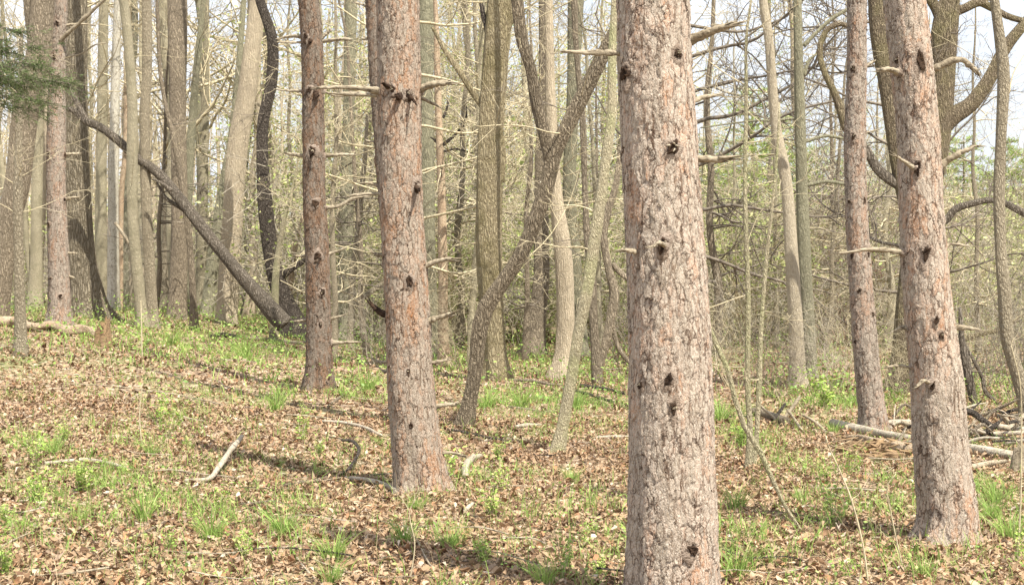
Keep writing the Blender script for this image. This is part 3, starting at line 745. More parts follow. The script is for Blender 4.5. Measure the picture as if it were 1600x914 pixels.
T('tree', 'crooked brown trunk at the right edge leaving the frame low down', 'greybrown', [(1550,-40,14),(1554,0,15),(1562,60,17),(1568,120,19),(1564,220,16),(1561,300,17),(1564,400,18),(1570,460,21),(1574,530,21),(1588,580,21),(1603,630,23),(1608,655,30)], D=15.2, sides=22, twigs=8)
T('dead_tree', 'short dark hollow snag with arching branches right of the second thickest pine', 'logdark', [(1500,480,5),(1503,530,9),(1508,560,14),(1514,590,13),(1520,620,12),(1524,642,12)], D=16.5, ext=0, twigs=6, twmat='twig_dark', limbs=[[(1503,530,4),(1520,560,5),(1535,590,6),(1540,612,7),(1560,630,6),(1575,645,5)],[(1508,560,4),(1520,575,3),(1528,555,2)]])

def spreading(name, label, px, D, r0, limbs, mat='greybrown', tw='twig_dark'):
    b = P(px, 500, D); b[2] = float(ground(b[0], b[1]))
    o = thing(name, b, label, 'tree')
    rg = np.random.default_rng(int(px)); top = 7.5
    mb = MB(); pts = np.array([b + [0, 0, -.1], b + [.05, 0, top * .5], b + [-.05, 0, top]]); tube(mb, pts, [r0, r0 * .8, r0 * .3], 14, n=50, lump=.04, flare=.3)
    mb.build('trunk', M[mat], o, origin=b)
    for (h, side, L, up) in limbs:
        mb = MB(); q = b + np.array([0, 0, h])
        twig_tree(mb, q, np.array([side, rg.normal(0, .35), up]), L, .03 * L / 2.5, 3, rg, 6, 7, 6, .05, .0028, spread=.9)
        mb.build('branch', M[tw], o, origin=b)
    return o
spreading('spreading_tree', 'bare tree hidden behind the thickest pine, its dark limbs spreading out right', 1062, 23, .10, [(1.9, 1, 3.0, .05), (2.6, 1, 2.8, .15), (3.2, 1, 3.2, .2), (3.9, 1, 3.2, .25), (4.4, 1, 2.6, .35), (5.0, 1, 2.8, .1), (3.0, -1, 2.4, .3), (4.2, -1, 2.2, .3), (5.6, 1, 2.6, -.1), (6.2, 1, 3, -.15)])
spreading('spreading_tree', 'bare tree hidden behind the second thickest pine, dark limbs reaching left', 1432, 24, .10, [(1.2, -1, 2.6, .0), (1.9, -1, 2.8, .1), (2.6, -1, 2.4, .2), (3.5, -1, 2.4, .25), (4.3, -1, 2.6, .1), (5.2, -1, 2.4, .0), (1.5, 1, 2.2, .1), (2.2, 1, 2.4, .1), (3.3, 1, 2.2, .3), (6, -1, 2.6, -.1)])
spreading('spreading_tree', 'bare tree hidden behind the broad pine with fine limbs on both sides', 640, 22, .08, [(1.6, 1, 1.8, .0), (2.3, 1, 2.0, .05), (3.0, 1, 2.0, .1), (3.8, 1, 2.0, .1), (4.6, 1, 2.2, .1), (2.6, -1, 1.8, .1), (3.4, -1, 1.8, .1), (4.2, -1, 2, .1), (5.2, -1, 1.8, 0), (5.4, 1, 2.2, -.05)], tw='twig')

# --- evergreen whose boughs reach in at the left edge
def bough(mb, nb_, p, q, r, rg, dens=60, nl=0.05):
    p = np.array(p); q = np.array(q)
    L = np.linalg.norm(q - p)
    mid = (p + q) / 2 + np.array([0, 0, 0.06 * L])
    tube(mb, [p, mid, q], [r, r * 0.6, r * 0.15], 5, n=8)
    n = int(dens * L)
    for k in range(n):
        t = rg.uniform(0.12, 1.0)
        c = p * (1 - t) ** 2 + 2 * mid * t * (1 - t) + q * t * t
        a = rg.normal(0, 1, 3); a[2] = a[2] * 0.5 - 0.35; a /= np.linalg.norm(a)
        a = a * 0.8 + (q - p) / L * 0.6
        tl = rg.uniform(0.08, 0.42) * (1.2 - 0.6 * t)
        e = c + a * tl
        tube(mb, [c, e], [0.0025, 0.001], 3, n=2, cap=False)
        m_ = 16
        tt = rg.uniform(0.05, 1, m_)[:, None]
        s = c + (e - c) * tt
        dv = rg.normal(0, 1, (m_, 3)); dv /= np.linalg.norm(dv, axis=1)[:, None]
        dv = dv * 0.8 + a * 0.5
        sd = np.cross(dv, rg.normal(0, 1, (m_, 3))); sd /= np.linalg.norm(sd, axis=1)[:, None]
        w = 0.0028
        V = np.stack([s - sd * w, s + sd * w, s + dv * nl], 1).reshape(-1, 3)
        g = np.array([0.09, 0.125, 0.045]) * rg.uniform(0.6, 1.8)
        nb_.add(V, None, np.arange(m_ * 3).reshape(-1, 3), g)

rg = np.random.default_rng(3)
eb = P(-150, 620, 11.0); eb[2] = float(ground(eb[0], eb[1]))
o = thing('evergreen_tree', eb, 'dark green needle boughs hanging into the frame at the upper left edge', 'tree')
mb = MB(); tube(mb, [eb + [0, 0, -.1], eb + [0, 0, 3], eb + [0, 0, 6]], [0.1, 0.08, 0.03], 12, n=20, lump=.03); mb.build('trunk', M['brown'], o, origin=eb)
mb = MB(); nb_ = MB()
for (ax, ay, bx, by, dz) in [(-150,30,20,50,0),(-150,60,50,75,.3),(-150,110,70,105,-.2),(-150,120,98,132,.1),(-150,90,40,140,.4),(-150,150,95,128,.5),(-150,150,60,160,-.3),(-150,100,20,110,-.5),(-150,170,45,172,.2),(-150,60,5,85,.2)]:
    p = np.array([eb[0], eb[1], P(ax, ay, 11)[2]])
    bough(mb, nb_, p, P(bx + 14, by, 11 + dz), 0.012, rg, 78)
mb.build('branches', M['twig_dark'], o, origin=eb); nb_.build('needles', M['needle'], o, origin=eb)

# ------------------------------------------------------------------ fallen wood
def log(name, label, mat, rows, D=None, cat='log', group=None, sides=12, lump=0.05, on_ground=True, side=(), jag=0.02):
    """stick or log lying on the ground; rows (px, py, width, lift)"""
    pts, rad = [], []
    for q in rows:
        p = gp(q[0], q[1]) if D is None else P(q[0], q[1], D + (q[4] if len(q) > 4 else 0))
        r = q[2] / F * p[1] / 2
        if D is None: p = p + np.array([0, 0, r * 0.8 + 0.028 + (q[3] if len(q) > 3 else 0)])
        pts.append(p); rad.append(r)
    base = pts[0].copy(); base[2] = float(ground(base[0], base[1]))
    mb = MB()
    n = max(6, len(pts) * 7)
    tube(mb, pts, rad, sides, n=n, lump=lump, seed=rows[0][0] * 0.13, jag=jag)
    if not side:
        o = mb.build(name, M[mat], None, origin=base)
        return tag(o, label, cat, group)
    o = thing(name, base, label, cat, group)
    mb.build('stem', M[mat], o, origin=base)
    for s in side:
        pp, rr = [], []
        for q in s:
            p = P(q[0], q[1], (D or pts[0][1]) + (q[3] if len(q) > 3 else 0)); pp.append(p); rr.append(q[2] / F * p[1] / 2)
        b = MB(); tube(b, pp, rr, 8, n=len(pp) * 6, lump=lump, seed=s[0][0]); b.build('branch', M[mat], o, origin=base)
    return o

log('dead_log', 'long dead trunk leaning from upper left to the foot of the crooked tree', 'logdark',
    [(98,166,7,0),(118,175,9,0),(135,190,11,0),(155,198,12,0),(185,220,13,0),(213,246,14,0),(246,270,15,0),(272,300,16,0),(300,335,18,0),(321,362,19,0),(348,395,20,0),(377,431,22,0),(400,457,24,0),(420,480,27,0),(445,508,30,0)],
    D=25.0, sides=18, side=[[(138,192,10),(126,172,9),(116,152,7),(106,125,5),(100,108,3)],[(268,298,6,-.3),(255,288,5,-.3),(240,280,3,-.3)],[(245,285,3),(260,310,5),(290,330,8),(318,362,10)]])
log('dead_branch', 'short bare pole wedged behind the twin olive trunks', 'stub', [(180,348,5,0),(196,372,5,0),(215,405,5,0),(232,440,5,0),(250,458,4,0)], D=29, cat='branch')
log('fallen_log', 'sun bleached mossy log lying at the left edge behind the thin flaky tree', 'rotten', [(-20,510,15),(20,512,17),(50,519,14),(80,519,17),(105,525,13),(128,524,15),(150,529,12)], cat='log', lump=.12, sides=18)
log('fallen_log', 'pale peeled log lying between the slender pinkish pine and the second thickest pine', 'deadwood', [(1300,670,13),(1340,680,14),(1400,692,14),(1440,700,14),(1512,712,16),(1582,722,14)], cat='log', sides=16)
log('rotten_log', 'orange rotting log crumbling in front of the pale peeled log', 'rotten', [(1325,692,8),(1345,696,13),(1370,701,11),(1395,707,15),(1438,714,12)], cat='log', lump=0.2, sides=20)
rg = np.random.default_rng(8); mb = MB()
for k in range(90):
    c = gp(rg.uniform(1300, 1445), 0) if False else gp(rg.uniform(1305, 1450), rg.uniform(690, 724)); a = rg.normal(0, .5); L = rg.uniform(.03, .16); r_ = rg.uniform(.006, .022)
    dv = np.array([math.cos(a), math.sin(a), rg.normal(0, .25)]) * L
    c = c + [0, 0, .02 + rg.random() * .06]
    tube(mb, [c - dv, c + rg.normal(0, .01, 3), c + dv], [r_ * .5, r_, r_ * .4], 5, n=5, lump=.2, seed=k, jag=.02)
tag(mb.build('rotten_wood_fragments', M['stumpwood'], smooth=False), 'orange crumbs and splinters of rotten wood spilled in front of the pale log', 'wood fragments', kind='stuff')
log('fallen_log', 'thin light log lying at the foot of the second thickest pine on its right', 'stub', [(1505,742,10),(1545,733,9),(1572,728,6)], cat='log')
log('fallen_log', 'stubby brown log half buried behind the arching whip', 'brown', [(1178,650,11),(1200,657,13),(1228,668,14)], cat='log')
def lifted(rows):
    return rows
for lab, mt, rows in [
    ('pale forked pole propped upright in the small brush heap', 'stub', [(1215,665,5,0,0),(1232,645,5,0,.1),(1250,620,6,0,.2)]),
    ('dark stick crossing behind the propped pale pole', 'dark', [(1206,660,5,0,.1),(1217,645,5,0,.2),(1227,630,4,0,.3)]),
    ('tan stick slanting down to the right of the propped pale pole', 'stub', [(1230,640,4,0,0),(1242,656,5,0,0),(1254,674,5,0,-.1)]),
    ('straight tan stick slanting into the litter left of the pale peeled log', 'stub', [(1254,648,4,0,0),(1275,660,4,0,0),(1292,676,4,0,-.1)]),
    ('tan stick slanting above the stubby brown log', 'stub', [(1184,630,4,0,0),(1204,648,5,0,0),(1222,664,5,0,-.1)])]:
    d0 = float(gp(rows[-1][0], max(r[1] for r in rows))[1])
    log('dead_branch', lab, mt, rows, D=d0, cat='branch')
# heap right of the third pine
heap = [('thick dark branch arching out from behind the second thickest pine', 'dark', [(1495,640,11),(1520,645,10),(1538,658,9),(1556,668,7)]),
        ('dark forked branch rising from the brush heap at the right', 'dark', [(1520,692,8),(1532,680,9),(1550,668,8),(1566,655,4)]),
        ('long grey pole lying across the back of the brush heap', 'deadwood', [(1500,672,8),(1540,678,8),(1600,676,7)]),
        ('thin dark pole along the middle of the brush heap', 'dark', [(1540,676,5),(1570,684,5),(1610,686,5)]),
        ('short black branch under the forked one', 'dark', [(1500,676,10),(1512,682,10),(1525,688,8)]),
        ('pale broken pole at the far side of the brush heap', 'deadwood', [(1560,666,9),(1585,670,9),(1612,672,9)])]
for lab, mt, rows in heap:
    d0 = float(gp(rows[0][0], 690)[1]) + U(-.3, .3)
    log('dead_branch', lab, mt, [(r[0], r[1], r[2], 0, U(-.1, .1)) for r in rows], D=d0, cat='branch', group='branches of the brush heap')
rg = np.random.default_rng(11)
for k in range(48):
    x = rg.uniform(1490, 1600) if k % 3 else rg.uniform(1385, 1440); y = rg.uniform(645, 712); a = rg.normal(0, 0.22); L = rg.uniform(25, 70)
    p0 = gp(x, y); r = rg.uniform(0.006, 0.022)
    q0 = p0 + np.array([L / F * p0[1] * math.cos(a), rg.uniform(-.5, .5), abs(math.sin(a)) * 0.25])
    mb = MB(); tube(mb, [p0 + [0, 0, rg.uniform(0, .18)], (p0 + q0) / 2 + [0, 0, rg.uniform(0, .18)], q0 + [0, 0, rg.uniform(0, .2)]], [r, r * .9, r * .5], 7, n=8, lump=.1, seed=k)
    tag(mb.build('dead_branch', M[['deadwood', 'stub', 'brown', 'dark'][k % 4]], None, origin=p0), 'small dead branch tangled in the brush heap right of the second thickest pine', 'branch', 'small branches in the brush heap')

def stump(name, label, px, py, w, h, mat, seed=1):
    b = gp(px, py); r = w / F * b[1] / 2; H = h / F * b[1]
    ns = 22; th = np.arange(ns) * 2 * math.pi / ns; rg = np.random.default_rng(seed)
    top = H * (0.65 + 0.35 * np.sin(th + 1.2 + seed)) * rg.uniform(0.75, 1.1, ns)
    prof = [(1.35, -0.1), (1.15, 0.15), (1.0, 0.5), (0.92, 0.8), (0.85, 1.0), (0.55, 0.93), (0.4, 0.55), (0.001, 0.5)]
    V = []
    for f, hh in prof:
        rr = r * f * (1 + 0.08 * np.sin(5 * th + seed) + rg.normal(0, 0.03, ns))
        V.append(np.column_stack([b[0] + np.cos(th) * rr, b[1] + np.sin(th) * rr, b[2] + top * hh]))
    V = np.concatenate(V); n_ = len(prof); i = np.arange(n_ - 1)[:, None] * ns; j = np.arange(ns)[None]; kk = (j + 1) % ns
    Q = np.stack([i + j, i + kk, i + ns + kk, i + ns + j], -1).reshape(-1, 4)
    mb = MB(); mb.add(V, Q)
    o = mb.build(name, M[mat], None, origin=b, smooth=False)
    return tag(o, label, 'stump')
stump('tree_stump', 'jagged orange stump at the end of the bleached log on the left', 160, 541, 24, 48, 'stumpwood', 1)
stump('tree_stump', 'splintered pale stump at the right edge below the brush heap', 1592, 738, 26, 48, 'stub', 2)

sticks = [
 ('straight barkless stick lying on the leaves at the lower left', 'deadwood', [(70,732,6),(130,727,7),(165,731,7),(197,739,5)]),
 ('pale bent branch with its end tilted up in the left foreground', 'deadwood', [(289,760,7),(325,759,7,.01),(340,748,9,.03),(357,733,9,.08),(378,712,7,.12)]),
 ('long thin curved twig at the bottom left corner', 'stub', [(-10,870,4),(30,848,3),(70,834,3),(110,836,3),(135,850,2)]),
 ('grey stick with flaking bark just left of the broad pine\'s foot', 'deadwood', [(540,755,7),(570,758,8),(592,764,9),(622,776,8)]),
 ('dark crooked twig left of the broad pine\'s foot', 'dark', [(535,703,4,.05),(552,712,5,.08),(561,727,5,.08),(548,740,5,.02),(534,748,4)]),
 ('slender bleached stick running to the left side of the broad pine', 'deadwood', [(500,663,3),(535,666,5),(565,673,6),(596,687,5)]),
 ('curled chunk of grey deadwood right of the broad pine\'s foot', 'deadwood', [(727,754,10),(728,738,11),(737,726,11),(751,720,7)]),
 ('short white stick in the litter below the curled chunk', 'deadwood', [(722,810,4),(731,802,6),(739,794,5)]),
 ('pale straw stalk slanting down below the broad pine', 'stub', [(630,828,3),(650,850,3),(668,885,3),(688,912,3)]),
 ('grey twig leaning at the bottom below the long grass', 'deadwood', [(462,878,3),(478,898,3),(492,914,3)]),
 ('dark thin branch lying right of the curved tree\'s foot', 'dark', [(688,674,3),(730,682,4),(765,690,4),(802,696,3)]),
 ('long dark branch lying on grass left of the thickest pine', 'dark', [(878,612,4),(915,620,5),(960,634,4)]),
 ('thin brown branch behind the curved tree on the grass', 'brown', [(795,598,4),(830,600,5),(870,606,4),(905,600,3)]),
 ('curved brown twig on the slope at the left', 'stub', [(203,628,2),(225,618,3),(245,617,4),(262,622,3)]),
 ('long hair thin twig on the slope above the curved brown one', 'stub', [(95,604,2),(150,606,2),(205,611,2),(290,624,2),(350,637,2)]),
 ('short dark stick below the young reddish pine', 'brown', [(512,640,3),(528,628,4),(546,615,3)]),
 ('tan stick near the bottom of the left grass clump', 'brown', [(205,850,3),(230,838,4),(258,822,3)]),
 ('brown stick beside the dark crooked twig', 'brown', [(443,765,4),(470,762,5),(488,760,6),(512,753,4)]),
 ('pale twig stretching left from the long bleached stick', 'stub', [(440,652,2),(480,655,3),(520,660,3)]),
 ('knobbly grey stick near the leaning sapling\'s foot', 'deadwood', [(805,673,5),(825,671,6),(846,670,4)]),
 ('flat pale stick between the leaning sapling and the thickest pine', 'deadwood', [(930,690,4),(955,689,5),(988,688,4)]),
 ('light stick in the right foreground beside a seedling', 'deadwood', [(1238,806,4),(1256,800,5),(1274,799,4)]),
 ('dry straw stalk lying before the second thickest pine', 'stub', [(1362,848,3),(1400,849,4),(1450,852,4),(1486,853,3)]),
 ('second dry stalk crossing under the second thickest pine', 'stub', [(1430,858,2),(1455,856,3),(1484,853,2)]),
 ('brown stick at the bottom right of the second thickest pine', 'brown', [(1545,840,3),(1562,855,3),(1580,862,3)]),
 ('thick grey branch lying behind the slender pinkish pine', 'deadwood', [(1385,668,8),(1400,667,9),(1424,668,9)]),
 ('dark log end in the grass at the crest behind the sapling', 'dark', [(330,530,6),(350,529,7),(372,532,6)]),
 ('long thin pole lying at the crest left of the reddish pine', 'greybrown', [(385,532,5),(430,536,5),(474,541,5)]),
 ('weathered branch lying in the green behind the curved tree', 'greybrown', [(795,640,3),(840,646,3),(868,650,3)]),
 ('fallen dark limb in the brush left of the thickest pine', 'dark', [(905,607,5),(945,612,5),(975,620,4)])]
for lab, mt, rows in sticks:
    log('fallen_stick', lab, mt, rows, cat='stick', sides=8, lump=0.08)
rg = np.random.default_rng(21)
for k in range(110):
    D_ = 7 + 20 * rg.random() ** 1.3
    x = rg.uniform(-0.37, 0.37) * D_; a = rg.uniform(-0.6, 0.6) + (math.pi if rg.random() < .5 else 0)
    L = rg.uniform(0.15, 0.7); r = rg.uniform(0.002, 0.007)
    p = []
    for t in (0, .35, .7, 1):
        xx = x + math.cos(a) * L * t + rg.normal(0, .02); yy = D_ + math.sin(a) * L * t + rg.normal(0, .02)
        p.append([xx, yy, float(ground(xx, yy)) + 0.03 + rg.uniform(0, .04)])
    p = np.array(p); mb = MB(); tube(mb, p, [r, r, r * .8, r * .4], 5, n=8, lump=.1, seed=k)
    tag(mb.build('fallen_twig', M[['deadwood', 'stub', 'brown', 'dark'][k % 4]], None, origin=p[0]), 'small dry twig lying loose on the leaf litter', 'twig', 'small twigs scattered on the forest floor')

# ------------------------------------------------------------------ leaf litter
def green_field(x, y):
    f = 0.5 + 0.33 * wav(x, y, 0.9, 5) + 0.25 * wav(x, y, 2.3, 9)
    return f
blobs = []
for (px, py, rx, ry, s) in [(150,790,150,60,.55),(450,810,50,50,.5),(260,670,60,60,.35),(330,545,220,25,.8),(90,500,90,14,.8),(870,630,90,25,.75),(560,600,60,20,.5),(550,520,140,30,.8),
                            (430,632,25,15,.8),(1150,680,40,50,.7),(1290,620,80,25,.9),(1560,800,60,60,.8),(1350,770,110,50,.45),(1170,880,60,40,.5),(350,820,160,60,.35),(1290,800,60,50,.35),(740,570,200,20,.6),(680,760,60,25,.4),(930,850,80,60,.2),(1470,600,200,30,.5),(60,700,60,40,.45),(960,600,60,20,.7),(800,630,60,20,.6),(850,860,200,40,.15)]:
    c = gp(px, py); sx = rx / F * c[1]; yy0 = gp(px, py + ry)[1]; sy = max(0.3, abs(c[1] - yy0))
    blobs.append((c[0], c[1], sx, sy, s))
def blob(x, y):
    g = np.zeros_like(x)
    for cx, cy, sx, sy, s in blobs:
        g = np.maximum(g, s * np.exp(-(((x - cx) / sx) ** 2 + ((y - cy) / sy) ** 2)))
    return g

def scatter(n, d0, d1, pw=1.0, half=0.42):
    d = d0 + (d1 - d0) * rng.random(n) ** pw
    x = U(-half, half, n) * d
    return x, d

def litter(name, n, d0, d1, pw, smin, smax, st, z0=0.0, xy=None):
    x, y = scatter(n, d0, d1, pw) if xy is None else xy
    n = len(x)
    z = ground(x, y)
    s = smin + (smax - smin) * rng.random(n) ** 1.6
    yaw = U(0, 2 * math.pi, n)
    pit = rng.normal(0, 0.26, n); rol = rng.normal(0, 0.32, n)
    # template: st stations along the leaf, left/mid/right
    t = np.linspace(0, 1, st)
    wprof = np.interp(t, [0, .15, .3, .45, .6, .8, 1], [.03, .22, .14, .34, .2, .3, .04])
    V = np.zeros((n, st, 3, 3))
    wv = wprof[None] * U(0.7, 1.5, (n, st)) * U(0.7, 1.3, n)[:, None]
    cx = rng.normal(0.5, 1.1, n); cl = rng.normal(0.0, 1.0, n)
    V[..., 0] = (t[None, :, None] - 0.5)
    V[:, :, 0, 1] = -wv; V[:, :, 2, 1] = wv
    V[..., 2] = (cl[:, None, None] * (t[None, :, None] - .5) ** 2) + cx[:, None, None] * np.abs(V[..., 1]) * 0.7 + rng.normal(0, .035, (n, st, 3))
    V *= s[:, None, None, None]
    cp, sp = np.cos(pit), np.sin(pit); cr, sr = np.cos(rol), np.sin(rol); cy, sy = np.cos(yaw), np.sin(yaw)
    X, Y, Z = V[..., 0].copy(), V[..., 1].copy(), V[..., 2].copy()
    e = lambda a: a[:, None, None]
    Y, Z = Y * e(cr) - Z * e(sr), Y * e(sr) + Z * e(cr)
    X, Z = X * e(cp) + Z * e(sp), -X * e(sp) + Z * e(cp)
    X, Y = X * e(cy) - Y * e(sy), X * e(sy) + Y * e(cy)
    zmin = Z.min(axis=(1, 2))
    lift = z0 + rng.random(n) ** 2 * 0.03
    V = np.stack([X + e(x), Y + e(y), Z - e(zmin) * 0.75 + e(z + lift)], -1).reshape(-1, 3)
    i = np.arange(n)[:, None, None] * st * 3; a = np.arange(st - 1)[None, :, None] * 3; c = np.arange(2)[None, None]
    q = np.stack([i + a + c, i + a + c + 1, i + a + 3 + c + 1, i + a + 3 + c], -1).reshape(-1, 4)
    pal = np.array([(.36,.27,.18),(.44,.34,.24),(.54,.45,.34),(.22,.145,.09),(.13,.08,.05),(.35,.215,.13),(.32,.26,.205),(.42,.32,.22),(.60,.55,.48),(.17,.11,.075)])
    pi = rng.choice(len(pal), n, p=[.18,.16,.08,.12,.06,.09,.10,.13,.02,.06])
    col = pal[pi] * U(0.8, 1.15, n)[:, None] * np.array([.82, .75, .68])
    col = np.repeat(col, st * 3, 0)
    mb = MB(); mb.add(V, q, None, col)
    o = mb.build(name, M['leaf'], smooth=True)
    return o
lo = litter('leaf_litter', 84000, 5.5, 15, 0.95, 0.018, 0.068, 4)
tag(lo, 'curled brown and tan fallen leaves covering the ground in front', 'leaf litter', kind='stuff')
lo = litter('leaf_litter', 66000, 14, 34, 0.9, 0.03, 0.075, 3)
tag(lo, 'tan fallen leaves covering the ground farther back among the trees', 'leaf litter', kind='stuff')

bx, by = [], []
for o_ in list(bpy.data.objects):
    if o_.parent is None and o_.get('category') == 'tree' and 6 < o_.location.y < 20 and any(c.name.startswith('trunk') for c in o_.children):
        me_ = [c for c in o_.children if c.name.startswith('trunk')][0].data
        rr0 = max(abs(v.co.x) for v in list(me_.vertices)[:200:7])
        m_ = int(70 + 500 * rr0); a_ = U(0, 2 * math.pi, m_); q_ = rr0 * 0.9 + np.abs(rng.normal(0, .10 + rr0 * .5, m_))
        bx.append(o_.location.x + np.cos(a_) * q_); by.append(o_.location.y + np.sin(a_) * q_)
lo = litter('leaf_litter', 0, 0, 0, 1, 0.02, 0.06, 4, 0.03, xy=(np.concatenate(bx), np.concatenate(by)))
tag(lo, 'fallen leaves piled against the feet of the trees', 'leaf litter', kind='stuff')
# pine needles and small chips between the leaves
n = 52000
x, y = scatter(n, 6, 16, 1.1); z = ground(x, y) + U(0.01, 0.05, n)
a = U(0, math.pi, n); L = U(0.03, 0.09, n); w = 0.0014
dx, dy = np.cos(a) * L, np.sin(a) * L
V = np.stack([np.stack([x - dy / L * w, y + dx / L * w, z], -1), np.stack([x + dy / L * w, y - dx / L * w, z], -1), np.stack([x + dx, y + dy, z + U(-.01, .02, n)], -1)], 1).reshape(-1, 3)
mb = MB(); mb.add(V, None, np.arange(n * 3).reshape(-1, 3), np.repeat(np.array([.40, .28, .16]) * U(.5, 1.35, n)[:, None], 3, 0))
tag(mb.build('pine_straw', M['leaf'], smooth=False), 'fallen brown pine needles strewn between the leaves', 'pine needles', kind='stuff')

# ------------------------------------------------------------------ grass and small green plants
def blades(mb, x, y, z, h, lean, w, col, yaw=None):
    n = len(x)
    a = U(0, 2 * math.pi, n) if yaw is None else yaw
    ox, oy = np.cos(a), np.sin(a)
    ts = [0, .4, .75, 1.0]; ws = [1, .85, .5, 0.04]
    rows = []
    fa = U(0, math.pi, n); sx, sy = np.cos(fa), np.sin(fa)
    for t, ww in zip(ts, ws):
        cx = x + ox * lean * t * t * h; cy = y + oy * lean * t * t * h; cz = z + h * t * (1 - 0.25 * lean * t)
        rows.append(np.stack([cx - sx * w * ww, cy - sy * w * ww, cz], -1)); rows.append(np.stack([cx + sx * w * ww, cy + sy * w * ww, cz], -1))
    V = np.stack(rows, 1).reshape(-1, 3)
    i = np.arange(n)[:, None] * 8; k = np.arange(3)[None] * 2
    q = np.stack([i + k, i + k + 1, i + k + 3, i + k + 2], -1).reshape(-1, 4)
    mb.add(V, q, None, np.repeat(col, 8, 0))
def greens(n, kind=0):
    pal = np.array([(.22,.34,.08),(.28,.41,.10),(.17,.28,.07),(.34,.44,.13),(.40,.43,.17)])
    c = pal[rng.choice(5, n, p=[.3,.3,.15,.17,.08])] * U(.8, 1.25, n)[:, None]
    return c
def scatter_green(n, d0, d1, thr, pw=1.0, base=0.0):
    x, y = scatter(n, d0, d1, pw)
    g = np.clip(green_field(x, y) - 0.42, 0, 1) * 1.0 + blob(x, y) * 1.6 + base + 0.40 * sst((y - 21) / 7)
    # small clumps
    cl = np.clip(0.25 + 0.9 * wav(x, y, 7.3, 3) + 0.6 * wav(x, y, 2.9, 8), 0, 1.3)
    k = rng.random(n) < g * cl * thr
    return x[k], y[k]
mb = MB()
x, y = scatter_green(150000, 6, 17, 1.0, 1.0, 0.05); n = len(x); print('near blades', n)
blades(mb, x, y, ground(x, y), U(.05, .19, n), U(.1, .9, n), U(.0016, .0035, n), greens(n))
tag(mb.build('grass', M['grass'], smooth=False), 'fine green grass sprouting through the leaves in front', 'grass', kind='stuff')
mb = MB()
x, y = scatter_green(110000, 16, 36, 0.8, 1.0, 0.05); n = len(x); print('far blades', n)
blades(mb, x, y, ground(x, y), U(.05, .20, n), U(.1, .9, n), U(.004, .008, n), greens(n))
tag(mb.build('grass', M['grass'], smooth=False), 'bright spring grass among the trees farther back', 'grass', kind='stuff')
# dry stalks
mb = MB(); n = 700
x, y = scatter(n, 6.5, 18, 1.0)
blades(mb, x, y, ground(x, y), U(.1, .38, n), U(.1, .8, n), U(.001, .002, n), np.tile(np.array([.48, .38, .24]), (n, 1)) * U(.7, 1.2, n)[:, None])
tag(mb.build('dry_stalks', M['grass'], smooth=False), 'thin dry straw stalks standing between the leaves', 'dry grass', kind='stuff')

def leaflets(mb, c, s, col, flat=0.3, rg=rng):
    """small pointed leaves: four corner blades at centres c"""
    n = len(c)
    d = rg.normal(0, 1, (n, 3)); d[:, 2] *= flat + 0.3; d /= np.linalg.norm(d, axis=1)[:, None]
    u = rg.normal(0, 1, (n, 3)); u[:, 2] *= 0.6; u -= d * (u * d).sum(1)[:, None]; u /= np.linalg.norm(u, axis=1)[:, None]
    s = np.broadcast_to(s, (n,))[:, None]
    V = np.stack([c, c + d * s * .5 + u * s * .27, c + d * s, c + d * s * .5 - u * s * .27], 1).reshape(-1, 3)
    mb.add(V, np.arange(n * 4).reshape(-1, 4), None, np.repeat(col, 4, 0))
# ground cover of little leaves
mb = MB()
x, y = scatter_green(110000, 6, 17, 0.8, 1.0, 0.05); n = len(x); print('cover', n)
leaflets(mb, np.stack([x, y, ground(x, y) + U(.01, .12, n)], -1), U(.012, .032, n), greens(n))
tag(mb.build('ground_cover', M['foliage'], smooth=False), 'tiny green leaves of low herbs between the fallen leaves', 'ground cover', kind='stuff')
mb = MB()
x, y = scatter_green(120000, 16, 46, 1.2, 1.0, 0.12); n = len(x); print('cover far', n)
leaflets(mb, np.stack([x, y, ground(x, y) + rng.random(n) ** 2 * .45], -1), U(.03, .07, n), greens(n))
tag(mb.build('ground_cover', M['foliage'], smooth=False), 'leafy green undergrowth carpeting the wood farther back', 'ground cover', kind='stuff')

def plant_proto(kind, seed):
    rg = np.random.default_rng(seed); st = MB(); lv = MB()
    if kind == 'tuft':
        n = 90
        a = rg.uniform(0, 6.28, n); rr = rg.random(n) * .05
        blades(lv, np.cos(a) * rr, np.sin(a) * rr, np.zeros(n), rg.uniform(.10, .27, n), rg.uniform(.2, .8, n), rg.uniform(.0016, .003, n), greens(n), yaw=a)
        return None, lv.mesh('blades', M['grass'], False)
    H = .38 if kind == 'sprig' else .3
    for k in range(4 if kind == 'sprig' else 7):
        a = rg.uniform(0, 6.28); l = rg.uniform(.1, .45)
        h = H * rg.uniform(.5, 1.1)
        p = np.array([[0, 0, 0], [math.cos(a) * l * h * .4, math.sin(a) * l * h * .4, h * .5], [math.cos(a) * l * h, math.sin(a) * l * h, h]])
        tube(st, p, [.003, .002, .001], 4, n=6, cap=False)
        n = 34
        t = rg.uniform(.15, 1.0, n)[:, None]
        c = p[0] * (1 - t) ** 2 + 2 * p[1] * t * (1 - t) + p[2] * t * t + rg.normal(0, .014, (n, 3))
        leaflets(lv, c, rg.uniform(.018, .036, n), greens(n) * np.array([1.15, 1.1, 1.0]), rg=rg)
    return st.mesh('stem', M['twig'], True), lv.mesh('leaves', M['foliage'], False)
protos = {k: [plant_proto(k, s) for s in (1, 2, 3)] for k in ('tuft', 'sprig', 'herb')}
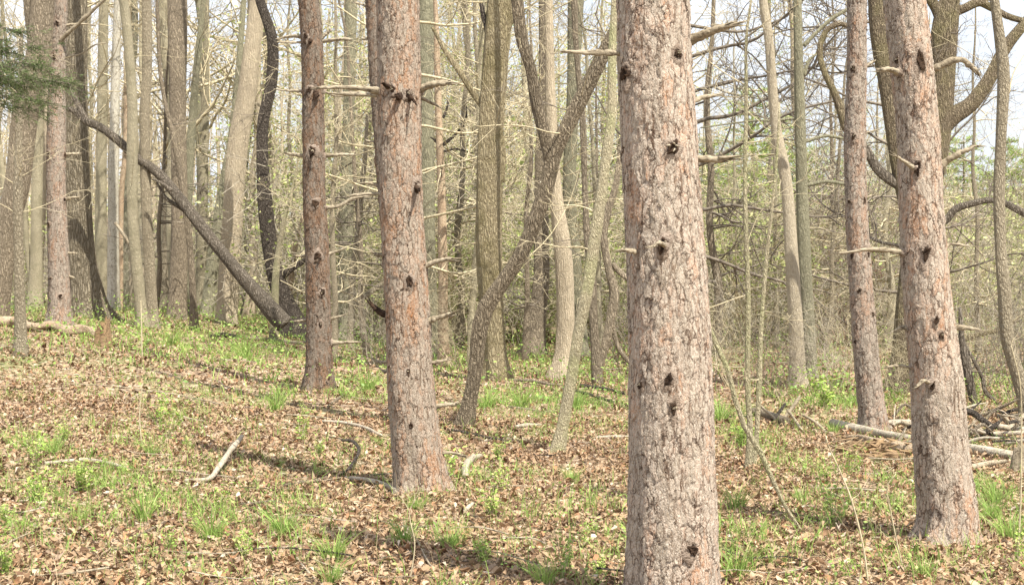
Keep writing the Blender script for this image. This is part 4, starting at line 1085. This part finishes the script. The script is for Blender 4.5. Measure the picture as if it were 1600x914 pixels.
def plant(kind, px, py, sc, label, group=None, v=0):
    p = gp(px, py); st, lv = protos[kind][v % 3]
    nm = {'tuft': 'grass_tuft', 'sprig': 'seedling', 'herb': 'herb_plant'}[kind]
    cat = {'tuft': 'grass tuft', 'sprig': 'seedling', 'herb': 'plant'}[kind]
    o = thing(nm, p, label, cat, group)
    for nm_, me in (('stem', st), ('blades' if kind == 'tuft' else 'leaves', lv)):
        if me:
            c = bpy.data.objects.new(nm_, me); COL.objects.link(c); c.parent = o
    o.rotation_euler.z = px; sc *= .8; o.scale = (sc * 1.25, sc * 1.25, sc)
    return o
pls = [('tuft',432,642,1.3,'round bushy grass tuft below the sapling and the reddish pine'),('tuft',445,838,1.3,'tall grass tuft at the bottom left of centre'),('tuft',520,880,1.2,'grass tuft leaning in the bottom foreground left of the broad pine'),
       ('tuft',225,815,1.2,'grass tuft in the middle of the left foreground'),('tuft',330,845,1.2,'grass tuft right of the left foreground clump'),('tuft',85,712,1.1,'short grass tuft above the barkless stick'),
       ('sprig',262,690,1.6,'tall leafy seedling on the slope left of the reddish pine'),('sprig',245,660,1.3,'leafy seedling just behind the tall one on the slope'),('sprig',55,735,1.2,'yellow green seedling at the left end of the barkless stick'),
       ('sprig',470,690,1.2,'slim seedling below the reddish pine'),('herb',690,760,1.4,'lime green herb growing against the right foot of the broad pine'),('herb',765,812,1.0,'small lime herb right of the broad pine'),
       ('sprig',1303,822,1.3,'bright green seedling in the right foreground left of the second thickest pine'),('herb',1160,700,1.4,'yellow green herb at the foot of the thin saplings'),('tuft',1150,800,1.1,'grass tuft right of the thickest pine'),
       ('tuft',1150,905,1.2,'grass tuft at the bottom beside the thickest pine'),('tuft',760,640,1.6,'grass tuft right of the curved tree\'s foot'),('tuft',815,640,1.7,'grass tuft on the green patch behind the leaning sapling'),
       ('tuft',900,640,1.5,'grass tuft between the leaning sapling and the thickest pine'),('tuft',1125,660,1.5,'grass tuft at the right edge of the thickest pine\'s trunk'),('tuft',1580,850,1.3,'grass tuft in the right bottom corner'),
       ('tuft',1555,790,1.2,'grass tuft right of the second thickest pine'),('herb',1290,640,2.0,'leafy herb patch behind the pale peeled log'),('tuft',380,560,2.0,'grass tuft on the crest below the big cream tan trunk'),
       ('tuft',270,540,2.0,'grass tuft on the crest below the rough brown trunk'),('tuft',575,610,1.6,'grass tuft left of the broad pine'),('sprig',880,905,.9,'seedling at the bottom just left of the thickest pine'),('herb',1000,880,.9,'herb beside the thickest pine\'s left edge'),
       ('tuft',650,800,.9,'grass tuft right in front of the broad pine\'s foot'),('tuft',700,860,.9,'thin grass tuft below the lime herb'),('herb',130,770,1.2,'low green herb in the left foreground'),('herb',60,790,1.1,'low green herb near the left edge in the foreground')]
for i, (k, px, py, sc, lab) in enumerate(pls): plant(k, px, py, sc, lab, v=i)
rg = np.random.default_rng(5)
for i in range(150):
    px = rg.uniform(-20, 1620); py = 520 + 400 * rg.random() ** .8
    if rg.random() > 0.25 + 1.2 * float(blob(*[np.array([c]) for c in gp(px, py)[:2]])[0]): continue
    k = ['tuft', 'herb', 'sprig', 'tuft'][i % 4]
    if py > 560: plant(k, px, py, rg.uniform(.5, 1.0), {'tuft': 'small loose grass tuft among the leaves', 'herb': 'small low herb among the leaves', 'sprig': 'small thin seedling among the leaves'}[k], {'tuft': 'small grass tufts', 'herb': 'small herbs', 'sprig': 'small seedlings'}[k], v=i)

# bare upright seedlings in front
for lab, rows in [('bare dark whip rising between the two right foreground pines', [(1357,914,3),(1348,850,3),(1330,780,3),(1312,735,2.5),(1296,700,2),(1290,680,1.5)]),
                  ('bare whip with side twigs left of the second thickest pine\'s foot', [(1410,885,3),(1402,850,2.5),(1392,800,2),(1386,760,1.5),(1400,740,1.2)]),
                  ('tall thin bare whip near the right edge', [(1589,880,3),(1594,800,3),(1596,700,2.5),(1594,600,2),(1580,540,1.5)]),
                  ('thin bare whip standing on the left slope', [(222,700,2.5),(218,650,2),(222,600,1.5)]),
                  ('bent bare whip in the bottom foreground below the broad pine', [(640,910,2),(648,850,2),(640,800,1.5),(655,770,1)]),
                  ('fine bare whip on the grass crest', [(222,560,2),(221,510,2),(220,470,1.5)])]:
    d0 = float(gp(rows[0][0], rows[0][1])[1]); pts, rad = pts_at(rows, d0); base = pts[0].copy(); base[2] = float(ground(base[0], base[1]))
    mb = MB(); tube(mb, np.vstack([base - [0, 0, .03], pts]), np.append(rad[0], rad), 6, n=24)
    rg = np.random.default_rng(rows[0][0])
    for k in range(6):
        j = rg.integers(1, len(pts)); dv = rg.normal(0, 1, 3); dv[2] = abs(dv[2]) + .3
        twig_tree(mb, pts[j], dv, rg.uniform(.08, .25), .0015, 1, rg, 3, 4, 2, .05, .0008)
    tag(mb.build('bare_seedling', M['twig'], None, origin=base), lab, 'seedling')

# ------------------------------------------------------------------ the woods behind
def tree_proto(seed, H, r0, nbr, style):
    rg = np.random.default_rng(seed)
    tr = MB(); cr = MB(); lf = MB()
    n = 9
    lean = rg.normal(0, .035, 2)
    pts = np.array([[lean[0] * H * t + rg.normal(0, .05) * (t > 0), lean[1] * H * t + rg.normal(0, .05) * (t > 0), H * t] for t in np.linspace(0, 1, n)])
    pts[0, 2] = -0.15
    rad = r0 * np.linspace(1, .22, n); rad[0] *= 1.25
    tube(tr, pts, rad, 9, n=26, lump=.04, seed=seed, flare=.3)
    for k in range(nbr):
        t = rg.uniform(.12 if style == 'dead' else .28, .98)
        j = min(int(t * (n - 1)), n - 2); q = pts[j] + (pts[j + 1] - pts[j]) * (t * (n - 1) - j)
        a = rg.uniform(0, 6.28)
        if style == 'dead':
            dv = np.array([math.cos(a), math.sin(a), rg.uniform(-.15, .15)]); L = rg.uniform(.8, 2.0); up = -.01; dep = 2; nb = 4
        else:
            dv = np.array([math.cos(a), math.sin(a), rg.uniform(.3, 1.2)]); L = H * rg.uniform(.12, .26) * (1.3 - .6 * t); up = .08; dep = 2; nb = 5
        r = max(.008, r0 * (1 - .75 * t) * rg.uniform(.2, .45))
        twig_tree(cr, q, dv, L, r, dep, rg, 4, 5, nb, up, .004)
    n = 4200; ncl = 150
    cc = np.column_stack([rg.normal(0, 1.25, ncl), rg.normal(0, 1.25, ncl), rg.uniform(.08, .85, ncl) * H])
    c = cc[rg.integers(0, ncl, n)] + rg.normal(0, .16, (n, 3)); c[:, 2] = np.abs(c[:, 2])
    pal = np.array([(.38,.46,.11),(.46,.52,.16),(.30,.38,.10),(.52,.52,.20)])
    leaflets(lf, c, rg.uniform(.04, .09, n), pal[rg.integers(0, 4, n)] * rg.uniform(.8, 1.2, n)[:, None], rg=rg)
    return tr.mesh('trunk', M['beech']), cr.mesh('crown', M['twig']), lf.mesh('leaves', M['foliage'], False)
def shrub_proto(seed, H, kind):
    rg = np.random.default_rng(seed); st = MB(); lf = MB()
    for k in range(12):
        a = rg.uniform(0, 6.28); p = np.array([math.cos(a), math.sin(a), 0]) * rg.uniform(0, .3)
        dv = np.array([math.cos(a) * .5, math.sin(a) * .5, rg.uniform(.7, 1.4)])
        twig_tree(st, p, dv, H * rg.uniform(.5, 1.0), .010, 2, rg, 4, 6, 6, .02, .0035, spread=.9)
    n = {'green': 2400, 'sparse': 800, 'bare': 0}[kind]
    if n:
        ncl = 60
        cc = rg.normal(0, 1, (ncl, 3)) * np.array([.42, .42, .3]) * H * .6 + np.array([0, 0, H * .5])
        c = cc[rg.integers(0, ncl, n)] + rg.normal(0, .1, (n, 3)); c[:, 2] = np.abs(c[:, 2])
        pal = np.array([(.34,.42,.13),(.42,.48,.17),(.28,.35,.11),(.48,.48,.22)])
        leaflets(lf, c, rg.uniform(.035, .075, n), pal[rg.integers(0, 4, n)] * rg.uniform(.8, 1.2, n)[:, None], rg=rg)
        return st.mesh('stems', M['twig']), lf.mesh('leaves', M['foliage'], False)
    return st.mesh('stems', M['twig']), None

def place(name, meshes, x, y, sc, label, cat, group, mats=None, zs=None):
    o = thing(name, (x, y, float(ground(x, y))), label, cat, group)
    for nm, me in meshes:
        if me is None: continue
        c = bpy.data.objects.new(nm, me); COL.objects.link(c); c.parent = o
        if mats and nm in mats:
            c.material_slots[0].link = 'OBJECT'; c.material_slots[0].material = mats[nm]
    o.scale = (sc, sc, sc * (zs or 1)); o.rotation_euler.z = U(0, 6.28)
    return o

TP = [tree_proto(100 + i, U(11, 15), U(.10, .17), 16, 'tree') for i in range(5)]
TD = [tree_proto(200 + i, U(8, 11), U(.06, .09), 34, 'dead') for i in range(4)]
LM = [(90,'far left pine'),(126,'dark oak'),(177,'birch'),(212,'twin olive trunks'),(280,'rough brown trunk'),(366,'tan trunk'),(420,'dark crooked tree'),(496,'reddish pine'),
      (541,'grey green trunk'),(633,'broad pine'),(692,'orange dead tree'),(765,'stout oak'),(846,'dark grey trunk'),(882,'pale tan trunk'),(925,'leaning sapling'),(1042,'thickest pine'),
      (1168,'thin sapling'),(1237,'cream trunk'),(1343,'slender pine'),(1446,'second thickest pine'),(1566,'right edge tree')]
def between(px):
    if px < 90: return 'left of the far left pine'
    if px > 1566: return 'right of the right edge tree'
    for (a, n1), (b, n2) in zip(LM, LM[1:]):
        if a <= px <= b: return 'between the %s and the %s' % (n1, n2)
BN = {'beech_bark': 'grey', 'grey_bark': 'grey brown', 'pale_bark': 'pale', 'brown_bark': 'brown', 'olive_bark': 'olive'}
def tree_label(px, d, mat):
    return ('far' if d > 55 else 'midway' if d > 40 else 'nearer') + ' ' + BN[mat.name] + ' bare tree ' + between(px)
bark_cycle = [M['beech'], M['greybrown'], M['pale'], M['beech'], M['pale'], M['green'], M['greybrown']]
taken = []
def spot(lo, hi, d0, d1, gap=0.9):
    for _ in range(40):
        d = U(d0, d1); px = U(lo, hi); x = (px - 800) / F * d
        if all((x - a) ** 2 + (d - b) ** 2 > gap ** 2 for a, b in taken): break
    taken.append((x, d)); return x, d
# thin dead-limbed trees standing closer
for k, (px, d) in enumerate([(520,22),(575,24),(735,23),(715,28),(820,24),(945,24),(1010,27),(1115,25),(1140,30),(1290,27),(1300,33),(1385,28),(1530,26),(240,29),(600,28),(660,30),(930,30),(1215,28)]):
    x = (px - 800) / F * d; taken.append((x, d))
    t = TD[k % 4]
    place('dead_limbed_tree', [('trunk', t[0]), ('crown', t[1])], x, d, .62 + .13 * (k % 4), 'thin twiggy tree ' + between(px), 'tree', 'thin dead limbed trees in the middle distance', {'trunk': [M['greybrown'], M['brown'], M['beech']][k % 3], 'crown': [M['twig'], M['twig_dark'], M['twig']][k % 3]})
# dense stand at the left
for k in range(58):
    x, d = spot(-80, 760, 30, 75)
    t = TP[k % 5]
    place('forest_tree', [('trunk', t[0]), ('crown', t[1])], x, d, U(.75, 1.25), tree_label(x / d * F + 800, d, bark_cycle[k % 7]), 'tree', 'bare trees of the left woods', {'trunk': bark_cycle[k % 7]})
for k in range(42):
    x, d = spot(430, 1000, 30, 75)
    t = (TD + TP)[k % 9]
    place('forest_tree', [('trunk', t[0]), ('crown', t[1]), ('leaves', t[2] if k % 2 == 0 else None)], x, d, U(.7, 1.15), tree_label(x / d * F + 800, d, bark_cycle[(k * 3) % 7]), 'tree', 'bare trees of the middle woods', {'trunk': bark_cycle[(k * 3) % 7]})
for k in range(20):
    x, d = spot(1060, 1680, 34, 80)
    t = (TD + TP)[(k * 2) % 9]
    place('forest_tree', [('trunk', t[0]), ('crown', t[1]), ('leaves', t[2] if k % 2 == 0 else None)], x, d, U(.55, .95), tree_label(x / d * F + 800, d, bark_cycle[(k * 3) % 7]), 'tree', 'bare trees of the right woods', {'trunk': bark_cycle[(k * 3) % 7]})
# shrubs
SG = [shrub_proto(300 + i, 2.2, 'green') for i in range(3)]
SS = [shrub_proto(310 + i, 2.6, 'sparse') for i in range(3)]
SB = [shrub_proto(320 + i, 2.8, 'bare') for i in range(3)]
m_red = mat_smooth('reddish_twig_bark', (0.34, 0.22, 0.16), (0.28, 0.19, 0.14), (0.12, 0.08, 0.06))
m_pale = mat_smooth('pale_twig_bark', (0.44, 0.40, 0.31), (0.34, 0.30, 0.23), (0.16, 0.13, 0.10))
def shrubs(n, lo, hi, d0, d1, mix, s0, s1, where):
    for k in range(n):
        x, d = spot(lo, hi, d0, d1, .35)
        kind = mix[k % len(mix)]
        S = {'g': SG, 's': SS, 'b': SB, 'r': SB, 'p': SB}[kind][k % 3]
        nm, lab = {'g': ('leafy_shrub', 'leafy yellow green shrub ' + where), 's': ('leafy_shrub', 'thinly leafed shrub ' + where), 'b': ('bare_shrub', 'bare grey shrub ' + where),
                   'r': ('bare_shrub', 'bare reddish shrub ' + where), 'p': ('bare_shrub', 'bare pale shrub ' + where)}[kind]
        lab = ('far ' if d > 45 else '') + lab[:-len(where)] + between(x / d * F + 800)
        place(nm, [('stems', S[0]), ('leaves', S[1])], x, d, U(s0, s1), lab, 'shrub', nm.replace('_', ' ') + 's ' + where, {'stems': m_red} if kind == 'r' else ({'stems': m_pale} if kind in 'ps' else None))
shrubs(30, -60, 480, 33, 60, 'spspgp', .8, 1.5, 'in the woods on the left')
shrubs(64, 440, 1020, 28, 60, 'gsgpgsp', .8, 2.1, 'in the woods behind the middle pines')
shrubs(70, 1060, 1680, 29, 62, 'grspgsp', .8, 1.9, 'in the brush behind the right hand pines')

for k, (px, d, sc) in enumerate([(1500,17.5,.42),(1545,18.5,.5),(1590,17,.45),(1395,17,.35),(1300,18,.4),(1210,17.5,.35),(1150,19,.5),(1535,21,.7),(1600,22,.8),(1320,22,.6),(1110,20,.55),(975,21,.5),(720,22,.55),(590,22,.5)]):
    x = (px - 800) / F * d
    place('bare_shrub', [('stems', SB[k % 3][0])], x, d, sc, 'low bare twiggy shrub ' + between(px), 'shrub', 'low bare shrubs in the middle distance', {'stems': [M['twig'], m_pale, M['twig_dark']][k % 3]})
# distant conifers
def conifer_proto(seed, H, dens):
    rg = np.random.default_rng(seed); tr = MB(); nd = MB()
    tube(tr, [[0, 0, -.1], [0, 0, H * .5], [0, 0, H]], [.13, .09, .02], 8, n=12)
    z = 0.8
    while z < H - .2:
        f = 1 - z / H
        for k in range(6):
            a = rg.uniform(0, 6.28); L = (.5 + 2.1 * f ** .8) * rg.uniform(.6, 1.15)
            e = np.array([math.cos(a) * L, math.sin(a) * L, z + .28 * L * rg.uniform(.2, 1.3)])
            s = np.array([0, 0, z]); tube(tr, [s, (s + e) / 2 + [0, 0, -.05], e], [.02, .014, .005], 4, n=4, cap=False)
            n = int(dens * L)
            t = rg.uniform(.3, 1.05, n)[:, None]
            c = s + (e - s) * t + rg.normal(0, .12, (n, 3)) * np.array([1, 1, .6])
            m_ = 7
            c = np.repeat(c, m_, 0)
            dv = rg.normal(0, 1, (n * m_, 3)); dv[:, 2] += .5; dv /= np.linalg.norm(dv, axis=1)[:, None]
            sd = np.cross(dv, rg.normal(0, 1, (n * m_, 3))); sd /= np.linalg.norm(sd, axis=1)[:, None]
            V = np.stack([c - sd * .012, c + sd * .012, c + dv * .13], 1).reshape(-1, 3)
            col = np.array([.34, .42, .12]) * rg.uniform(.6, 1.5, n)[:, None]
            nd.add(V, None, np.arange(n * m_ * 3).reshape(-1, 3), np.repeat(np.repeat(col, m_, 0), 3, 0))
        z += rg.uniform(.28, .42)
    return tr.mesh('trunk', M['brown']), nd.mesh('needles', M['needle'], False)
CP = [conifer_proto(400 + i, 8.5, 24) for i in range(3)]
for k, (px, d, sc) in enumerate([(1175,52,.98),(1115,58,.85),(1220,60,.95),(1300,50,.66),(1275,62,.85),(1345,66,.75),(1505,60,.86),(1535,55,.66),(1570,64,.88),(1600,56,.75),(1470,70,.9),(1640,60,.9),(1400,62,.7),(900,62,.8),(820,66,.75),(960,56,.75),(700,70,.8),(560,66,.7),(1090,66,.8),(1245,70,.9),(1440,58,.6),(1140,70,.9),(760,60,.6)]):
    x = (px - 800) / F * d
    where = 'behind the right hand pines' if px > 1050 else 'behind the middle trees'
    place('conifer_tree', [('trunk', CP[k % 3][0]), ('needles', CP[k % 3][1])], x, d, sc, 'distant yellow green pine ' + between(px), 'tree', 'distant green pines ' + where)

# far woods as one mass: stems and fine branches beyond what can be told apart
mb = MB()
rg = np.random.default_rng(77)
for k in range(620):
    d = rg.uniform(75, 150); a = rg.uniform(-0.46, 0.46); x = a * d
    left = 1 if a < 0.05 else 0
    H = rg.uniform(7, 15) * (.85 if left else .40)
    g = float(ground(x, d)); r = rg.uniform(.06, .16)
    tube(mb, [[x, d, g - .2], [x + rg.normal(0, .3), d, g + H * .5], [x + rg.normal(0, .6), d, g + H]], [r, r * .7, r * .2], 5, n=5, cap=False)
    for j in range(9):
        t = rg.uniform(.2, 1); s = np.array([x, d, g + H * t]); dv = rg.normal(0, 1, 3); dv[2] = abs(dv[2]) * .8
        e = s + dv * rg.uniform(.7, 1.6)
        tube(mb, [s, (s + e) / 2 + rg.normal(0, .15, 3), e], [.035, .025, .012], 3, n=3, cap=False)
tag(mb.build('far_woods', M['pale']), 'pale mass of distant bare woods closing the view', 'woods', kind='stuff')
mb = MB()
n = 80000
x, y = scatter(n, 45, 150, 1.0, .46)
z = ground(x, y) + rng.random(n) ** 1.5 * 4.0
pal = np.array([(.42,.48,.17),(.48,.50,.24),(.52,.44,.30),(.58,.51,.37)])
leaflets(mb, np.stack([x, y, z], -1), U(.12, .3, n), pal[rng.integers(0, 4, n)] * U(.8, 1.2, n)[:, None])
tag(mb.build('far_undergrowth', M['foliage'], smooth=False), 'hazy tan and green undergrowth of the distant woods', 'undergrowth', kind='stuff')
mb = MB()
ncl = 5200
cd = U(30, 80, ncl); pxc = U(330, 1640, ncl)
hz = np.where(pxc > 1060, U(.1, 3.6, ncl), U(.1, 9.5, ncl) * U(.4, 1, ncl))
cc = np.column_stack([(pxc - 800) / F * cd, cd, ground((pxc - 800) / F * cd, cd) + hz])
n = 145000
i_ = rng.integers(0, ncl, n)
c_ = cc[i_] + rng.normal(0, 1, (n, 3)) * np.array([.42, .42, .22])
pal = np.array([(.42,.48,.18),(.50,.53,.24),(.36,.41,.16),(.54,.50,.28),(.50,.44,.30)])
leaflets(mb, c_, U(.06, .13, n), pal[rng.integers(0, 5, ncl)][i_] * U(.8, 1.15, n)[:, None])
tag(mb.build('spring_foliage', M['foliage'], smooth=False), 'sprays of small yellow green spring leaves through the woods behind', 'foliage', kind='stuff')
# look-alikes that still share a label share its group too
seen = {}
for o_ in bpy.data.objects:
    if o_.parent is None and o_.get('label') and o_.get('group') in (None,) : continue
    if o_.parent is None and o_.get('label'): seen.setdefault(o_['label'], []).append(o_)
for lab, os_ in seen.items():
    if len(os_) > 1 and os_[0].get('category') in ('tree', 'shrub'):
        os_.sort(key=lambda q: q.location.y)
        if len(os_) == 2: suf = ['nearer of two', 'farther of two']
        elif len(os_) == 3: suf = ['nearest', 'middle one', 'farthest']
        else: suf = ['nearest'] + [None] * (len(os_) - 2) + ['farthest']
        for q, f in zip(os_, suf):
            if f and len((lab + ' ' + f).split()) <= 16: q['label'] = lab + ', ' + f
print('tris', sum(len(m.polygons) for m in bpy.data.meshes))
